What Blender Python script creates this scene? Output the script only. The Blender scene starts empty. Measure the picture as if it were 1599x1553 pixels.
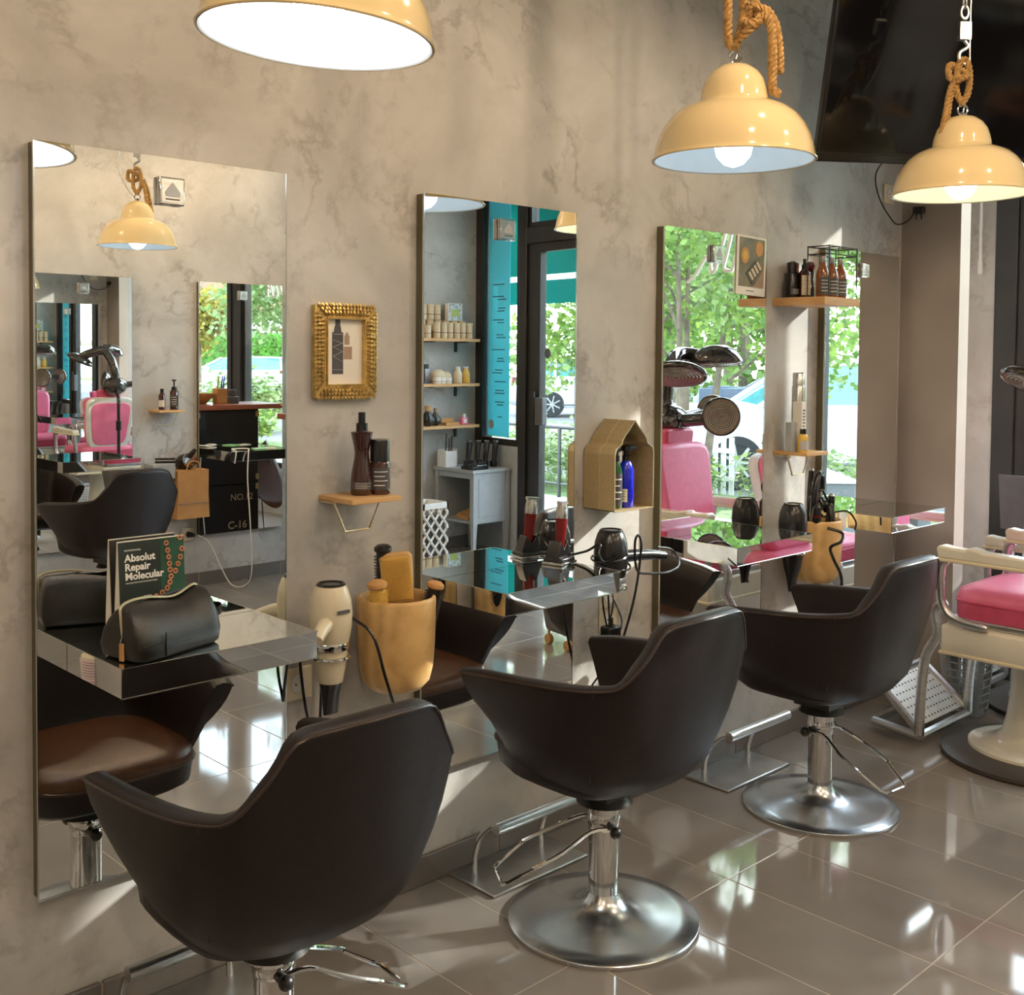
import bpy, bmesh, math, random
from mathutils import Vector, Matrix
random.seed(7)
S = bpy.context.scene
COL = S.collection
PI = math.pi
# ------------------------------------------------------------------ camera
H = 1.5
yaw, pit, rol, fpx, cx, cy = 0.7654328740, -0.0383535916, 0.0087640953, 1746.939, 800.547, 618.216
gv = Vector((math.sin(yaw), math.cos(yaw), 0)); rv = Vector((math.cos(yaw), -math.sin(yaw), 0)); zv = Vector((0, 0, 1))
fw = gv * math.cos(pit) + zv * math.sin(pit); uv = -gv * math.sin(pit) + zv * math.cos(pit)
R_ = rv * math.cos(rol) + uv * math.sin(rol); U_ = -rv * math.sin(rol) + uv * math.cos(rol)
cam = bpy.data.cameras.new('camera'); cam.sensor_width = 36; cam.sensor_fit = 'HORIZONTAL'
cam.lens = fpx * 36 / 1599; cam.shift_x = (799.5 - cx) / 1599; cam.shift_y = (cy - 776.5) / 1599
cam.clip_start = 0.05; cam.clip_end = 300
co = bpy.data.objects.new('camera', cam); COL.objects.link(co)
mw = Matrix.Identity(4)
for i in range(3):
    mw[i][0] = R_[i]; mw[i][1] = U_[i]; mw[i][2] = -fw[i]
mw[0][3], mw[1][3], mw[2][3] = 0, -2.3759, H
co.matrix_world = mw
S.camera = co
# ------------------------------------------------------------------ world, sun, exposure
w = bpy.data.worlds.new('world'); S.world = w; w.use_nodes = True
nt = w.node_tree; nt.nodes.clear()
out = nt.nodes.new('ShaderNodeOutputWorld'); bg = nt.nodes.new('ShaderNodeBackground')
sky = nt.nodes.new('ShaderNodeTexSky'); sky.sky_type = 'HOSEK_WILKIE'; sky.turbidity = 4.5; sky.ground_albedo = .4
sd = Vector((0.80, -0.42, 0.42)).normalized()
sky.sun_direction = sd
mx = nt.nodes.new('ShaderNodeMix'); mx.data_type = 'RGBA'; mx.inputs[0].default_value = .45
mx.inputs[7].default_value = (.74, .87, 1, 1)
nt.links.new(sky.outputs[0], mx.inputs[6]); nt.links.new(mx.outputs[2], bg.inputs[0])
bg.inputs[1].default_value = 22.0
nt.links.new(bg.outputs[0], out.inputs[0])
sl = bpy.data.lights.new('sun', 'SUN'); sl.energy = 8.0; sl.angle = .012; sl.color = (1, .93, .84)
so = bpy.data.objects.new('sun', sl); COL.objects.link(so)
so.rotation_euler = (-sd).to_track_quat('-Z', 'Y').to_euler()
S.view_settings.view_transform = 'Standard'; S.view_settings.look = 'None'
S.view_settings.exposure = 0.0; S.view_settings.gamma = 1.0; S.view_settings.use_curve_mapping = False
S.cycles.max_bounces = 14; S.cycles.diffuse_bounces = 5; S.cycles.glossy_bounces = 9
S.cycles.transmission_bounces = 8; S.cycles.transparent_max_bounces = 16
S.cycles.sample_clamp_indirect = 6.0; S.cycles.caustics_reflective = True; S.cycles.blur_glossy = 0.5
S.cycles.use_denoising = True

# ------------------------------------------------------------------ helpers
class MB:
    def __init__(s): s.v = []; s.f = []
    def add(s, vs, fs, M=None):
        o = len(s.v)
        for p in vs:
            p = Vector(p)
            s.v.append(M @ p if M else p)
        for f in fs: s.f.append([i + o for i in f])
        return s
    def box(s, x0, x1, y0, y1, z0, z1, M=None):
        vs = [(x, y, z) for x in (x0, x1) for y in (y0, y1) for z in (z0, z1)]
        return s.add(vs, [(0, 1, 3, 2), (4, 6, 7, 5), (0, 4, 5, 1), (2, 3, 7, 6), (0, 2, 6, 4), (1, 5, 7, 3)], M)
    def cbox(s, c, d, M=None):
        return s.box(c[0] - d[0] / 2, c[0] + d[0] / 2, c[1] - d[1] / 2, c[1] + d[1] / 2, c[2] - d[2] / 2, c[2] + d[2] / 2, M)
    def rings(s, rs, cap0=True, cap1=True, closed=True, M=None):
        n = len(rs[0]); vs = [p for r in rs for p in r]; fs = []
        for i in range(len(rs) - 1):
            for j in range(n if closed else n - 1):
                k = (j + 1) % n
                fs.append((i * n + j, i * n + k, (i + 1) * n + k, (i + 1) * n + j))
        if cap0: fs.append(tuple(range(n))[::-1])
        if cap1: fs.append(tuple((len(rs) - 1) * n + j for j in range(n)))
        return s.add(vs, fs, M)
    def lathe(s, prof, n=24, c=(0, 0, 0), M=None, cap0=True, cap1=True):
        rs = [[(c[0] + r * math.cos(2 * PI * j / n), c[1] + r * math.sin(2 * PI * j / n), c[2] + z) for j in range(n)] for r, z in prof]
        return s.rings(rs, cap0, cap1, True, M)
    def tube(s, pts, r, n=8, M=None, caps=True):
        P = [Vector(p) for p in pts]; rs = []
        t = (P[1] - P[0]).normalized(); a = Vector((0, 0, 1)) if abs(t.z) < .9 else Vector((1, 0, 0))
        nn = (a - t * a.dot(t)).normalized()
        for i, p in enumerate(P):
            if i == 0: t = P[1] - P[0]
            elif i == len(P) - 1: t = P[-1] - P[-2]
            else: t = (P[i + 1] - P[i]).normalized() + (P[i] - P[i - 1]).normalized()
            if t.length < 1e-9: t = Vector((0, 0, 1))
            t.normalize(); nn = nn - t * nn.dot(t)
            if nn.length < 1e-6: nn = t.orthogonal()
            nn.normalize(); b = t.cross(nn)
            ri = r[i] if isinstance(r, (list, tuple)) else r
            rs.append([p + (nn * math.cos(2 * PI * j / n) + b * math.sin(2 * PI * j / n)) * ri for j in range(n)])
        return s.rings(rs, caps, caps, True, M)
    def prism(s, poly, h0, h1, axis='z', M=None):
        def q(a, b, h): return {'z': (a, b, h), 'y': (a, h, b), 'x': (h, a, b)}[axis]
        return s.rings([[q(a, b, h0) for a, b in poly], [q(a, b, h1) for a, b in poly]], M=M)
    def ball(s, c, r, n=12, m=8, sc=(1, 1, 1), M=None):
        prof = [(max(1e-4, math.sin(PI * i / m)) * r, -math.cos(PI * i / m) * r) for i in range(m + 1)]
        rs = [[(c[0] + sc[0] * a * math.cos(2 * PI * j / n), c[1] + sc[1] * a * math.sin(2 * PI * j / n), c[2] + sc[2] * z) for j in range(n)] for a, z in prof]
        return s.rings(rs, M=M)
    def torus(s, c, R, r, n=20, m=8, M=None, sc=(1, 1, 1)):
        vs = []; fs = []
        for i in range(n):
            for j in range(m):
                a = 2 * PI * i / n; b = 2 * PI * j / m
                vs.append((c[0] + sc[0] * (R + r * math.cos(b)) * math.cos(a), c[1] + sc[1] * (R + r * math.cos(b)) * math.sin(a), c[2] + sc[2] * r * math.sin(b)))
                fs.append((i * m + j, ((i + 1) % n) * m + j, ((i + 1) % n) * m + (j + 1) % m, i * m + (j + 1) % m))
        return s.add(vs, fs, M)
    def build(s, name, m, parent=None, bev=0, smooth=35, flat=False, seg=2, loc=None):
        me = bpy.data.meshes.new(name); me.from_pydata([tuple(p) for p in s.v], [], s.f)
        bm = bmesh.new(); bm.from_mesh(me); bmesh.ops.recalc_face_normals(bm, faces=bm.faces); bm.to_mesh(me); bm.free()
        me.materials.append(m)
        if not flat:
            me.shade_smooth(); me.set_sharp_from_angle(angle=math.radians(smooth))
        o = bpy.data.objects.new(name, me); COL.objects.link(o)
        if parent: o.parent = parent
        if loc: o.location = loc
        if bev:
            b = o.modifiers.new('bevel', 'BEVEL'); b.width = bev; b.segments = seg; b.limit_method = 'ANGLE'; b.angle_limit = math.radians(40)
            b.harden_normals = False
        return o

def tag(o, label=None, cat=None, group=None, kind=None):
    if label: o['label'] = label
    if cat: o['category'] = cat
    if group: o['group'] = group
    if kind: o['kind'] = kind
    return o
def thing(name, label, cat, loc=(0, 0, 0), rz=0, group=None, rx=0, ry=0):
    o = bpy.data.objects.new(name, None); COL.objects.link(o); o.location = loc; o.rotation_euler = (rx, ry, rz)
    o.empty_display_size = .1
    return tag(o, label, cat, group)
def dup(root, loc=None, rz=None, label=None, group=None):
    r = root.copy(); COL.objects.link(r)
    if loc is not None: r.location = loc
    if rz is not None: r.rotation_euler = (0, 0, rz)
    if label: r['label'] = label
    if group: r['group'] = group
    for ch in list(root.children):
        c = ch.copy(); COL.objects.link(c); c.parent = r
        for g in list(ch.children):
            d = g.copy(); COL.objects.link(d); d.parent = c
    return r
def adopt(t, *os):      # make world-placed meshes parts of a thing, leaving them where they are
    m_ = Matrix.Translation(t.location) @ t.rotation_euler.to_matrix().to_4x4()
    for o in os: o.parent = t; o.matrix_parent_inverse = m_.inverted()
def struct(o): o['kind'] = 'structure'; return o
def T(x, y, z): return Matrix.Translation((x, y, z))
def Rm(a, ax): return Matrix.Rotation(a, 4, ax)
def catmull(P, n=6):
    P = [Vector(p) for p in P]; Q = [2 * P[0] - P[1]] + P + [2 * P[-1] - P[-2]]; o = []
    for i in range(1, len(Q) - 2):
        for k in range(n):
            t = k / n; a, b, c, d = Q[i - 1], Q[i], Q[i + 1], Q[i + 2]
            o.append(.5 * ((2 * b) + (-a + c) * t + (2 * a - 5 * b + 4 * c - d) * t * t + (-a + 3 * b - 3 * c + d) * t ** 3))
    o.append(P[-1]); return o

# ------------------------------------------------------------------ materials
def newmat(name):
    m = bpy.data.materials.new(name); m.use_nodes = True; nt = m.node_tree
    return m, nt, nt.nodes['Principled BSDF']
def N(nt, t, **k):
    n = nt.nodes.new(t)
    for a, b in k.items(): setattr(n, a, b)
    return n
def coords(nt, sc=(1, 1, 1), rot=(0, 0, 0)):
    tc = N(nt, 'ShaderNodeTexCoord'); mp = N(nt, 'ShaderNodeMapping'); mp.inputs['Scale'].default_value = sc; mp.inputs['Rotation'].default_value = rot
    nt.links.new(tc.outputs['Object'], mp.inputs[0]); return mp.outputs[0]
def pm(name, col, rough=.5, metal=0, var=.08, scale=20, bump=0, bscale=None, spec=.5, coat=0, emis=None, es=0, stretch=(1, 1, 1), alpha=None, trans=0):
    m, nt, b = newmat(name)
    v = coords(nt, stretch)
    n = N(nt, 'ShaderNodeTexNoise'); n.inputs['Scale'].default_value = scale; n.inputs['Detail'].default_value = 4
    nt.links.new(v, n.inputs['Vector'])
    r = N(nt, 'ShaderNodeValToRGB')
    r.color_ramp.elements[0].position = .3; r.color_ramp.elements[1].position = .7
    r.color_ramp.elements[0].color = tuple(max(0, c * (1 - var)) for c in col) + (1,)
    r.color_ramp.elements[1].color = tuple(min(1, c * (1 + var)) for c in col) + (1,)
    nt.links.new(n.outputs['Fac'], r.inputs[0]); nt.links.new(r.outputs[0], b.inputs['Base Color'])
    b.inputs['Roughness'].default_value = rough; b.inputs['Metallic'].default_value = metal
    b.inputs['Specular IOR Level'].default_value = spec
    if coat: b.inputs['Coat Weight'].default_value = coat; b.inputs['Coat Roughness'].default_value = .05
    if bump:
        bp = N(nt, 'ShaderNodeBump'); bp.inputs['Strength'].default_value = bump; bp.inputs['Distance'].default_value = .002
        n2 = N(nt, 'ShaderNodeTexNoise'); n2.inputs['Scale'].default_value = bscale or scale * 4; nt.links.new(v, n2.inputs['Vector'])
        nt.links.new(n2.outputs['Fac'], bp.inputs['Height']); nt.links.new(bp.outputs[0], b.inputs['Normal'])
    if emis: b.inputs['Emission Color'].default_value = tuple(emis) + (1,); b.inputs['Emission Strength'].default_value = es
    if trans: b.inputs['Transmission Weight'].default_value = trans
    return m

def wood(name, c0, c1, sc=(1, 1, 1), ring=6, rough=.5, dist=3):
    m, nt, b = newmat(name); v = coords(nt, sc)
    wv = N(nt, 'ShaderNodeTexWave', wave_type='BANDS', bands_direction='Y'); wv.inputs['Scale'].default_value = ring; wv.inputs['Distortion'].default_value = dist
    wv.inputs['Detail'].default_value = 3; nt.links.new(v, wv.inputs['Vector'])
    n = N(nt, 'ShaderNodeTexNoise'); n.inputs['Scale'].default_value = 9; n.inputs['Detail'].default_value = 6; nt.links.new(v, n.inputs['Vector'])
    a = N(nt, 'ShaderNodeMath', operation='MULTIPLY_ADD'); a.inputs[1].default_value = .4; nt.links.new(wv.outputs['Fac'], a.inputs[0]); nt.links.new(n.outputs['Fac'], a.inputs[2])
    r = N(nt, 'ShaderNodeValToRGB'); r.color_ramp.elements[0].position = .25; r.color_ramp.elements[1].position = .95
    r.color_ramp.elements[0].color = c0 + (1,); r.color_ramp.elements[1].color = c1 + (1,)
    nt.links.new(a.outputs[0], r.inputs[0]); nt.links.new(r.outputs[0], b.inputs['Base Color']); b.inputs['Roughness'].default_value = rough
    return m

def stucco():
    m, nt, b = newmat('stucco'); v = coords(nt, (1, 1, 1)); L = nt.links.new
    n1 = N(nt, 'ShaderNodeTexNoise'); n1.inputs['Scale'].default_value = 1.6; n1.inputs['Detail'].default_value = 7; n1.inputs['Roughness'].default_value = .62; n1.inputs['Distortion'].default_value = .4; L(v, n1.inputs['Vector'])
    r1 = N(nt, 'ShaderNodeValToRGB'); e = r1.color_ramp.elements
    e[0].position = .30; e[0].color = (.39, .375, .35, 1); e[1].position = .68; e[1].color = (.62, .61, .59, 1)
    L(n1.outputs['Fac'], r1.inputs[0])
    def vein(scale, width, mscale, lo, hi, seed):
        mp = N(nt, 'ShaderNodeMapping'); mp.inputs['Location'].default_value = (seed, seed * 1.7, seed * .3); L(v, mp.inputs[0])
        a = N(nt, 'ShaderNodeTexNoise'); a.inputs['Scale'].default_value = scale; a.inputs['Detail'].default_value = 9; a.inputs['Roughness'].default_value = .64; a.inputs['Distortion'].default_value = .25; L(mp.outputs[0], a.inputs['Vector'])
        s = N(nt, 'ShaderNodeMath', operation='SUBTRACT'); s.inputs[1].default_value = .5; L(a.outputs['Fac'], s.inputs[0])
        ab = N(nt, 'ShaderNodeMath', operation='ABSOLUTE'); L(s.outputs[0], ab.inputs[0])
        q = N(nt, 'ShaderNodeMapRange'); q.inputs['From Min'].default_value = 0; q.inputs['From Max'].default_value = width; q.inputs['To Min'].default_value = 1; q.inputs['To Max'].default_value = 0; L(ab.outputs[0], q.inputs['Value'])
        k = N(nt, 'ShaderNodeTexNoise'); k.inputs['Scale'].default_value = mscale; k.inputs['Detail'].default_value = 5; k.inputs['Roughness'].default_value = .7; L(mp.outputs[0], k.inputs['Vector'])
        kk = N(nt, 'ShaderNodeMapRange'); kk.inputs['From Min'].default_value = lo; kk.inputs['From Max'].default_value = hi; L(k.outputs['Fac'], kk.inputs['Value'])
        mm = N(nt, 'ShaderNodeMath', operation='MULTIPLY'); L(q.outputs[0], mm.inputs[0]); L(kk.outputs[0], mm.inputs[1]); return mm.outputs[0]
    a = vein(1.5, .024, 2.6, .44, .62, 3.1); c = vein(3.6, .045, 2.2, .48, .66, 11.3)
    ad = N(nt, 'ShaderNodeMath', operation='MAXIMUM'); L(a, ad.inputs[0]); L(c, ad.inputs[1])
    m8 = N(nt, 'ShaderNodeMath', operation='MULTIPLY'); m8.inputs[1].default_value = .52; L(ad.outputs[0], m8.inputs[0])
    mix = N(nt, 'ShaderNodeMix', data_type='RGBA'); L(m8.outputs[0], mix.inputs[0]); L(r1.outputs[0], mix.inputs[6]); mix.inputs[7].default_value = (.185, .155, .125, 1)
    L(mix.outputs[2], b.inputs['Base Color']); b.inputs['Roughness'].default_value = .55; b.inputs['Specular IOR Level'].default_value = .35
    bp = N(nt, 'ShaderNodeBump'); bp.inputs['Strength'].default_value = .25; bp.inputs['Distance'].default_value = .004; L(n1.outputs['Fac'], bp.inputs['Height']); L(bp.outputs[0], b.inputs['Normal'])
    return m

def tile_mat():
    m, nt, b = newmat('floor_tile'); L = nt.links.new
    g = N(nt, 'ShaderNodeNewGeometry')
    n = N(nt, 'ShaderNodeTexNoise'); n.inputs['Scale'].default_value = 3.0; n.inputs['Detail'].default_value = 6; L(g.outputs['Position'], n.inputs['Vector'])
    oi = N(nt, 'ShaderNodeObjectInfo')
    ad = N(nt, 'ShaderNodeMath', operation='MULTIPLY_ADD'); ad.inputs[1].default_value = .22; L(oi.outputs['Random'], ad.inputs[0]); L(n.outputs['Fac'], ad.inputs[2])
    r = N(nt, 'ShaderNodeValToRGB'); e = r.color_ramp.elements; e[0].position = .3; e[0].color = (.195, .175, .158, 1); e[1].position = .9; e[1].color = (.285, .262, .240, 1)
    L(ad.outputs[0], r.inputs[0]); L(r.outputs[0], b.inputs['Base Color'])
    n2 = N(nt, 'ShaderNodeTexNoise'); n2.inputs['Scale'].default_value = 2.2; L(g.outputs['Position'], n2.inputs['Vector'])
    mr = N(nt, 'ShaderNodeMapRange'); mr.inputs['To Min'].default_value = .035; mr.inputs['To Max'].default_value = .085; L(n2.outputs['Fac'], mr.inputs['Value']); L(mr.outputs[0], b.inputs['Roughness'])
    b.inputs['IOR'].default_value = 1.55; b.inputs['Specular IOR Level'].default_value = .65
    return m

def mirror_mat(name, col=(.93, .95, .94), rough=0.0):
    m, nt, b = newmat(name); nt.nodes.remove(b)
    g = N(nt, 'ShaderNodeBsdfGlossy'); g.inputs['Roughness'].default_value = rough
    v = coords(nt); n = N(nt, 'ShaderNodeTexNoise'); n.inputs['Scale'].default_value = 2; nt.links.new(v, n.inputs['Vector'])
    r = N(nt, 'ShaderNodeValToRGB'); r.color_ramp.elements[0].color = tuple(c * .985 for c in col) + (1,); r.color_ramp.elements[1].color = col + (1,)
    nt.links.new(n.outputs['Fac'], r.inputs[0]); nt.links.new(r.outputs[0], g.inputs['Color'])
    nt.links.new(g.outputs[0], nt.nodes['Material Output'].inputs[0]); return m

def glass_mat(name, tint=(.97, .99, .985)):
    m, nt, b = newmat(name); nt.nodes.remove(b); L = nt.links.new
    t = N(nt, 'ShaderNodeBsdfTransparent'); t.inputs[0].default_value = tint + (1,)
    g = N(nt, 'ShaderNodeBsdfGlossy'); g.inputs['Roughness'].default_value = .0
    lw = N(nt, 'ShaderNodeLayerWeight'); lw.inputs[0].default_value = .5
    pw = N(nt, 'ShaderNodeMath', operation='POWER'); pw.inputs[1].default_value = 5; L(lw.outputs['Facing'], pw.inputs[0])
    f = N(nt, 'ShaderNodeMath', operation='MULTIPLY_ADD'); f.inputs[1].default_value = .9; f.inputs[2].default_value = .03; L(pw.outputs[0], f.inputs[0])
    mx = N(nt, 'ShaderNodeMixShader'); L(f.outputs[0], mx.inputs[0]); L(t.outputs[0], mx.inputs[1]); L(g.outputs[0], mx.inputs[2])
    L(mx.outputs[0], nt.nodes['Material Output'].inputs[0]); return m

def film_mat(name, col, op):
    m, nt, b = newmat(name); nt.nodes.remove(b); L = nt.links.new
    t = N(nt, 'ShaderNodeBsdfTransparent'); t.inputs[0].default_value = col + (1,)
    d = N(nt, 'ShaderNodeBsdfDiffuse'); d.inputs[0].default_value = col + (1,)
    tr = N(nt, 'ShaderNodeBsdfTranslucent'); tr.inputs[0].default_value = col + (1,)
    a = N(nt, 'ShaderNodeMixShader'); a.inputs[0].default_value = .5; L(d.outputs[0], a.inputs[1]); L(tr.outputs[0], a.inputs[2])
    mx = N(nt, 'ShaderNodeMixShader'); mx.inputs[0].default_value = op; L(t.outputs[0], mx.inputs[1]); L(a.outputs[0], mx.inputs[2])
    L(mx.outputs[0], nt.nodes['Material Output'].inputs[0]); return m

def leaf_mat(name, c0, c1, tr=.45):
    m, nt, b = newmat(name); nt.nodes.remove(b); L = nt.links.new
    g = N(nt, 'ShaderNodeNewGeometry'); r = N(nt, 'ShaderNodeValToRGB'); r.color_ramp.elements[0].color = c0 + (1,); r.color_ramp.elements[1].color = c1 + (1,)
    L(g.outputs['Random Per Island'], r.inputs[0])
    d = N(nt, 'ShaderNodeBsdfDiffuse'); t = N(nt, 'ShaderNodeBsdfTranslucent'); L(r.outputs[0], d.inputs[0]); L(r.outputs[0], t.inputs[0])
    mx = N(nt, 'ShaderNodeMixShader'); mx.inputs[0].default_value = tr; L(d.outputs[0], mx.inputs[1]); L(t.outputs[0], mx.inputs[2])
    gl = N(nt, 'ShaderNodeBsdfGlossy'); gl.inputs['Roughness'].default_value = .4
    m2 = N(nt, 'ShaderNodeMixShader'); m2.inputs[0].default_value = .05; L(mx.outputs[0], m2.inputs[1]); L(gl.outputs[0], m2.inputs[2])
    L(m2.outputs[0], nt.nodes['Material Output'].inputs[0]); return m

M = {}
M['stucco'] = stucco(); M['tile'] = tile_mat(); M['mirror'] = mirror_mat('mirror_glass')
M['tmirror'] = mirror_mat('table_mirror', (.80, .82, .82), .012)
M['medge'] = pm('mirror_edge', (.155, .14, .085), .25, .5, .1, 8)
M['medge2'] = pm('mirror_bright_edge', (.75, .78, .76), .12, 1, .03)
M['grout'] = pm('grout', (.42, .37, .31), .8, 0, .1, 30)
M['base_tile'] = pm('baseboard_tile', (.17, .155, .14), .22, 0, .18, 5, spec=.6)
M['ceil'] = pm('ceiling_paint', (.62, .58, .52), .9, 0, .04, 3)
M['litwall'] = pm('lit_plaster', (.74, .75, .76), .6, 0, .06, 2.0, .1, 9)  # recess plaster whitened to stand in for light from the window
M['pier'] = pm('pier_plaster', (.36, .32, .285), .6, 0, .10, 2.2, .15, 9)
M['leather'] = pm('brown_leather', (.0115, .0062, .0058), .43, 0, .25, 60, .35, 420, spec=.4)
M['seat'] = pm('seat_leather', (.078, .028, .009), .32, 0, .25, 50, .3, 400)
M['piping'] = pm('leather_piping', (.035, .020, .016), .3, 0, .1)
M['chrome'] = pm('chrome', (.78, .79, .80), .06, 1, .02, 6)
M['steel'] = pm('brushed_steel', (.66, .67, .68), .28, 1, .12, 14, .15, 60, stretch=(1, 1, 6))
M['disc'] = pm('polished_disc', (.74, .79, .84), .24, 1, .10, 5, .1, 30)
M['blackm'] = pm('black_metal', (.018, .017, .016), .32, 0, .15)
M['blackp'] = pm('black_plastic', (.012, .012, .013), .22, 0, .2, spec=.6)
M['rubber'] = pm('rubber', (.02, .02, .021), .8)
M['frame'] = pm('dark_window_frame', (.022, .019, .017), .35, .0, .25, 6)
M['glass'] = glass_mat('window_glass')
M['cyan'] = film_mat('cyan_film', (.20, .60, .66), .88)
M['teal'] = film_mat('awning_teal', (.002, .13, .105), .97)
M['white'] = pm('white_paint', (.80, .79, .76), .35)
M['cream'] = pm('cream_plastic', (.72, .64, .47), .28, 0, .04, spec=.5)
M['enamel'] = pm('cream_enamel', (.80, .64, .36), .12, 0, .05, 4, coat=.6)
M['enamelin'] = pm('white_enamel_inside', (.86, .87, .85), .4, 0, .02)
M['ivory'] = pm('ivory_enamel', (.73, .70, .60), .2, 0, .05, 6, coat=.5)
M['pink'] = pm('pink_vinyl', (.80, .18, .32), .33, 0, .06, 30, .1, 250)
M['pinkd'] = pm('dark_pink_vinyl', (.60, .085, .17), .38, 0, .06, 30)
M['oak'] = wood('oak_board', (.50, .27, .10), (.70, .43, .19), (1, 2, 6), .8, .45, 3)
M['potwood'] = wood('turned_wood', (.52, .30, .10), (.76, .49, .20), (3, 3, 3), 2.4, .4, 5)
M['crate'] = wood('crate_wood', (.30, .14, .045), (.50, .27, .10), (1, 1, 6), 2, .6, 3)
M['kraft'] = pm('kraft_paper', (.56, .30, .11), .7, 0, .1, 12)
M['gold'] = pm('gold_leaf', (.62, .43, .15), .36, .75, .3, 40, .3, 90)
M['brass'] = pm('brass_mesh', (.50, .38, .20), .5, .35, .22, 300, .5, 400)
M['brasse'] = pm('pale_brass', (.72, .62, .42), .3, .7, .1)
M['paper'] = pm('paper', (.80, .77, .70), .7, 0, .03)
M['grey'] = pm('grey_paint', (.40, .42, .43), .5, 0, .06)
M['dgrey'] = pm('dark_grey_paint', (.10, .105, .11), .5)
M['ink'] = pm('dark_print', (.07, .065, .07), .5)
M['tan'] = pm('tan_print', (.36, .25, .17), .6)
M['wtext'] = pm('white_print', (.85, .84, .80), .5, 0, .01)
M['amber'] = pm('amber_glass', (.22, .065, .012), .08, 0, .2, 10, spec=.8, coat=.5)
M['amberd'] = pm('dark_amber', (.042, .009, .006), .08, 0, .2, 10, spec=.8, coat=.5)
M['green'] = pm('green_bottle', (.012, .075, .018), .1, 0, .2, 10, coat=.5)
M['blue'] = pm('blue_bottle', (.010, .018, .62), .15, 0, .1, 10, coat=.5)
M['yellow'] = pm('yellow_bottle', (.70, .45, .10), .25, 0, .05)
M['red'] = pm('red_plastic', (.12, .008, .008), .2, 0, .1)
M['silver'] = pm('silver_can', (.60, .61, .60), .22, .85, .04)
M['rope'] = pm('jute_rope', (.42, .25, .09), .85, 0, .4, 90, .6, 200)
M['screen'] = pm('screen_glass', (.006, .006, .007), .06, 0, .1, spec=.6)
M['bulb'] = pm('bulb_glow', (1, 1, 1), .4, emis=(.95, .97, 1), es=40)
M['bulbc'] = pm('bulb_glow_cool', (1, 1, 1), .4, emis=(.55, .78, 1), es=5.5)
M['bulbw'] = pm('bulb_glow_warm', (1, 1, 1), .4, emis=(1, .86, .50), es=11)
M['bristle'] = pm('wood_bristle', (.62, .36, .12), .6, 0, .2)
M['cork'] = pm('pale_jar', (.64, .53, .36), .5, 0, .08)
M['beige'] = pm('beige_panel', (.42, .33, .22), .6, 0, .05)
M['redwood'] = wood('red_counter', (.22, .06, .035), (.38, .13, .08), (1, 6, 6), 2, .3, 2)
M['trunkm'] = pm('black_trunk', (.010, .012, .018), .3, 0, .3, 5)
M['fillglow'] = pm('fill_glow', (1, 1, 1), .4, emis=(1, .75, .45), es=8)  # lens glow of the added fill spots
# ------------------------------------------------------------------ the shell of the room
WY = .036            # our wall's face; the mirrors' faces stand at y = 0
OY = -4.136          # the opposite wall's face
OM = -4.10           # its mirrors' faces
def fx(y): return 5.37 + .1184 * (-y)      # the slanted shop front: x at depth y
ZC = 3.0
TZ = .87
def wallbox(name, x0, x1, y0, y1, z0, z1, m='stucco'):
    return struct(MB().box(x0, x1, y0, y1, z0, z1).build(name, M[m], flat=True))
wallbox('wall_left', -2.6, 5.6, WY, WY + .16, -.05, ZC)
wallbox('wall_right', -2.6, 5.95, OY - .16, OY, -.05, ZC)
wallbox('wall_rear', -2.76, -2.6, OY, WY, -.05, ZC)
struct(MB().prism([(-2.7, .2), (5.36, .2), (5.92, -4.3), (-2.7, -4.3)], ZC, ZC + .12).build('ceiling', M['ceil'], flat=True))
# pier at the window end of the left wall
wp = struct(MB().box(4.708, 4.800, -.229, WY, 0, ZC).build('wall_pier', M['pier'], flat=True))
struct(MB().box(4.80, 5.372, WY - .006, WY, 0, ZC).build('wall_recess', M['litwall'], flat=True)); struct(MB().box(4.7085, 4.801, -.2335, -.229, 0, ZC).build('wall_pier_face', M['pier'], flat=True))
# floor: grout bed + one object per tile
fl = struct(MB().prism([(-2.7, .1), (5.40, .1), (5.90, -4.2), (-2.7, -4.2)], -.06, -.0007).build('floor', M['grout'], flat=True))
tw, tl = .3078, .6075
def tile_mesh(w_, l_, z0=-.02, z1=0, e=.0016):
    mb = MB(); a, b = w_ / 2 - e, l_ / 2 - e; c = .0010
    rs = [[(-a, -b, z0), (a, -b, z0), (a, b, z0), (-a, b, z0)], [(-a, -b, z1 - c), (a, -b, z1 - c), (a, b, z1 - c), (-a, b, z1 - c)],
          [(-a + c, -b + c, z1), (a - c, -b + c, z1), (a - c, b - c, z1), (-a + c, b - c, z1)]]
    mb.rings(rs); return mb
t0 = tile_mesh(tw, tl).build('tile', M['tile'], fl, flat=True)
first = True; nt_ = 0
for i in range(-18, 12):
    for j in range(-6, 2):
        X0 = 2.638 + i * tw; Y0 = -.54 + j * tl
        xc, yc = X0 + tw / 2, Y0 + tl / 2
        ya, yb = max(Y0, -4.13), min(Y0 + tl, .034)
        if yb - ya < .03: continue
        xa, xb = X0, X0 + tw
        lim = fx(max(ya, -4.1)) - .0
        if xa > lim - .03: continue
        xb = min(xb, fx((ya + yb) / 2))
        if abs((xb - xa) - tw) < 1e-4 and abs((yb - ya) - tl) < 1e-4:
            o = t0 if first else t0.copy()
            if not first: COL.objects.link(o)
            first = False
        else:
            o = tile_mesh(xb - xa, yb - ya).build('tile', M['tile'], fl, flat=True)
        o.parent = fl; o.location = ((xa + xb) / 2, (ya + yb) / 2, 0); nt_ += 1
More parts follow.
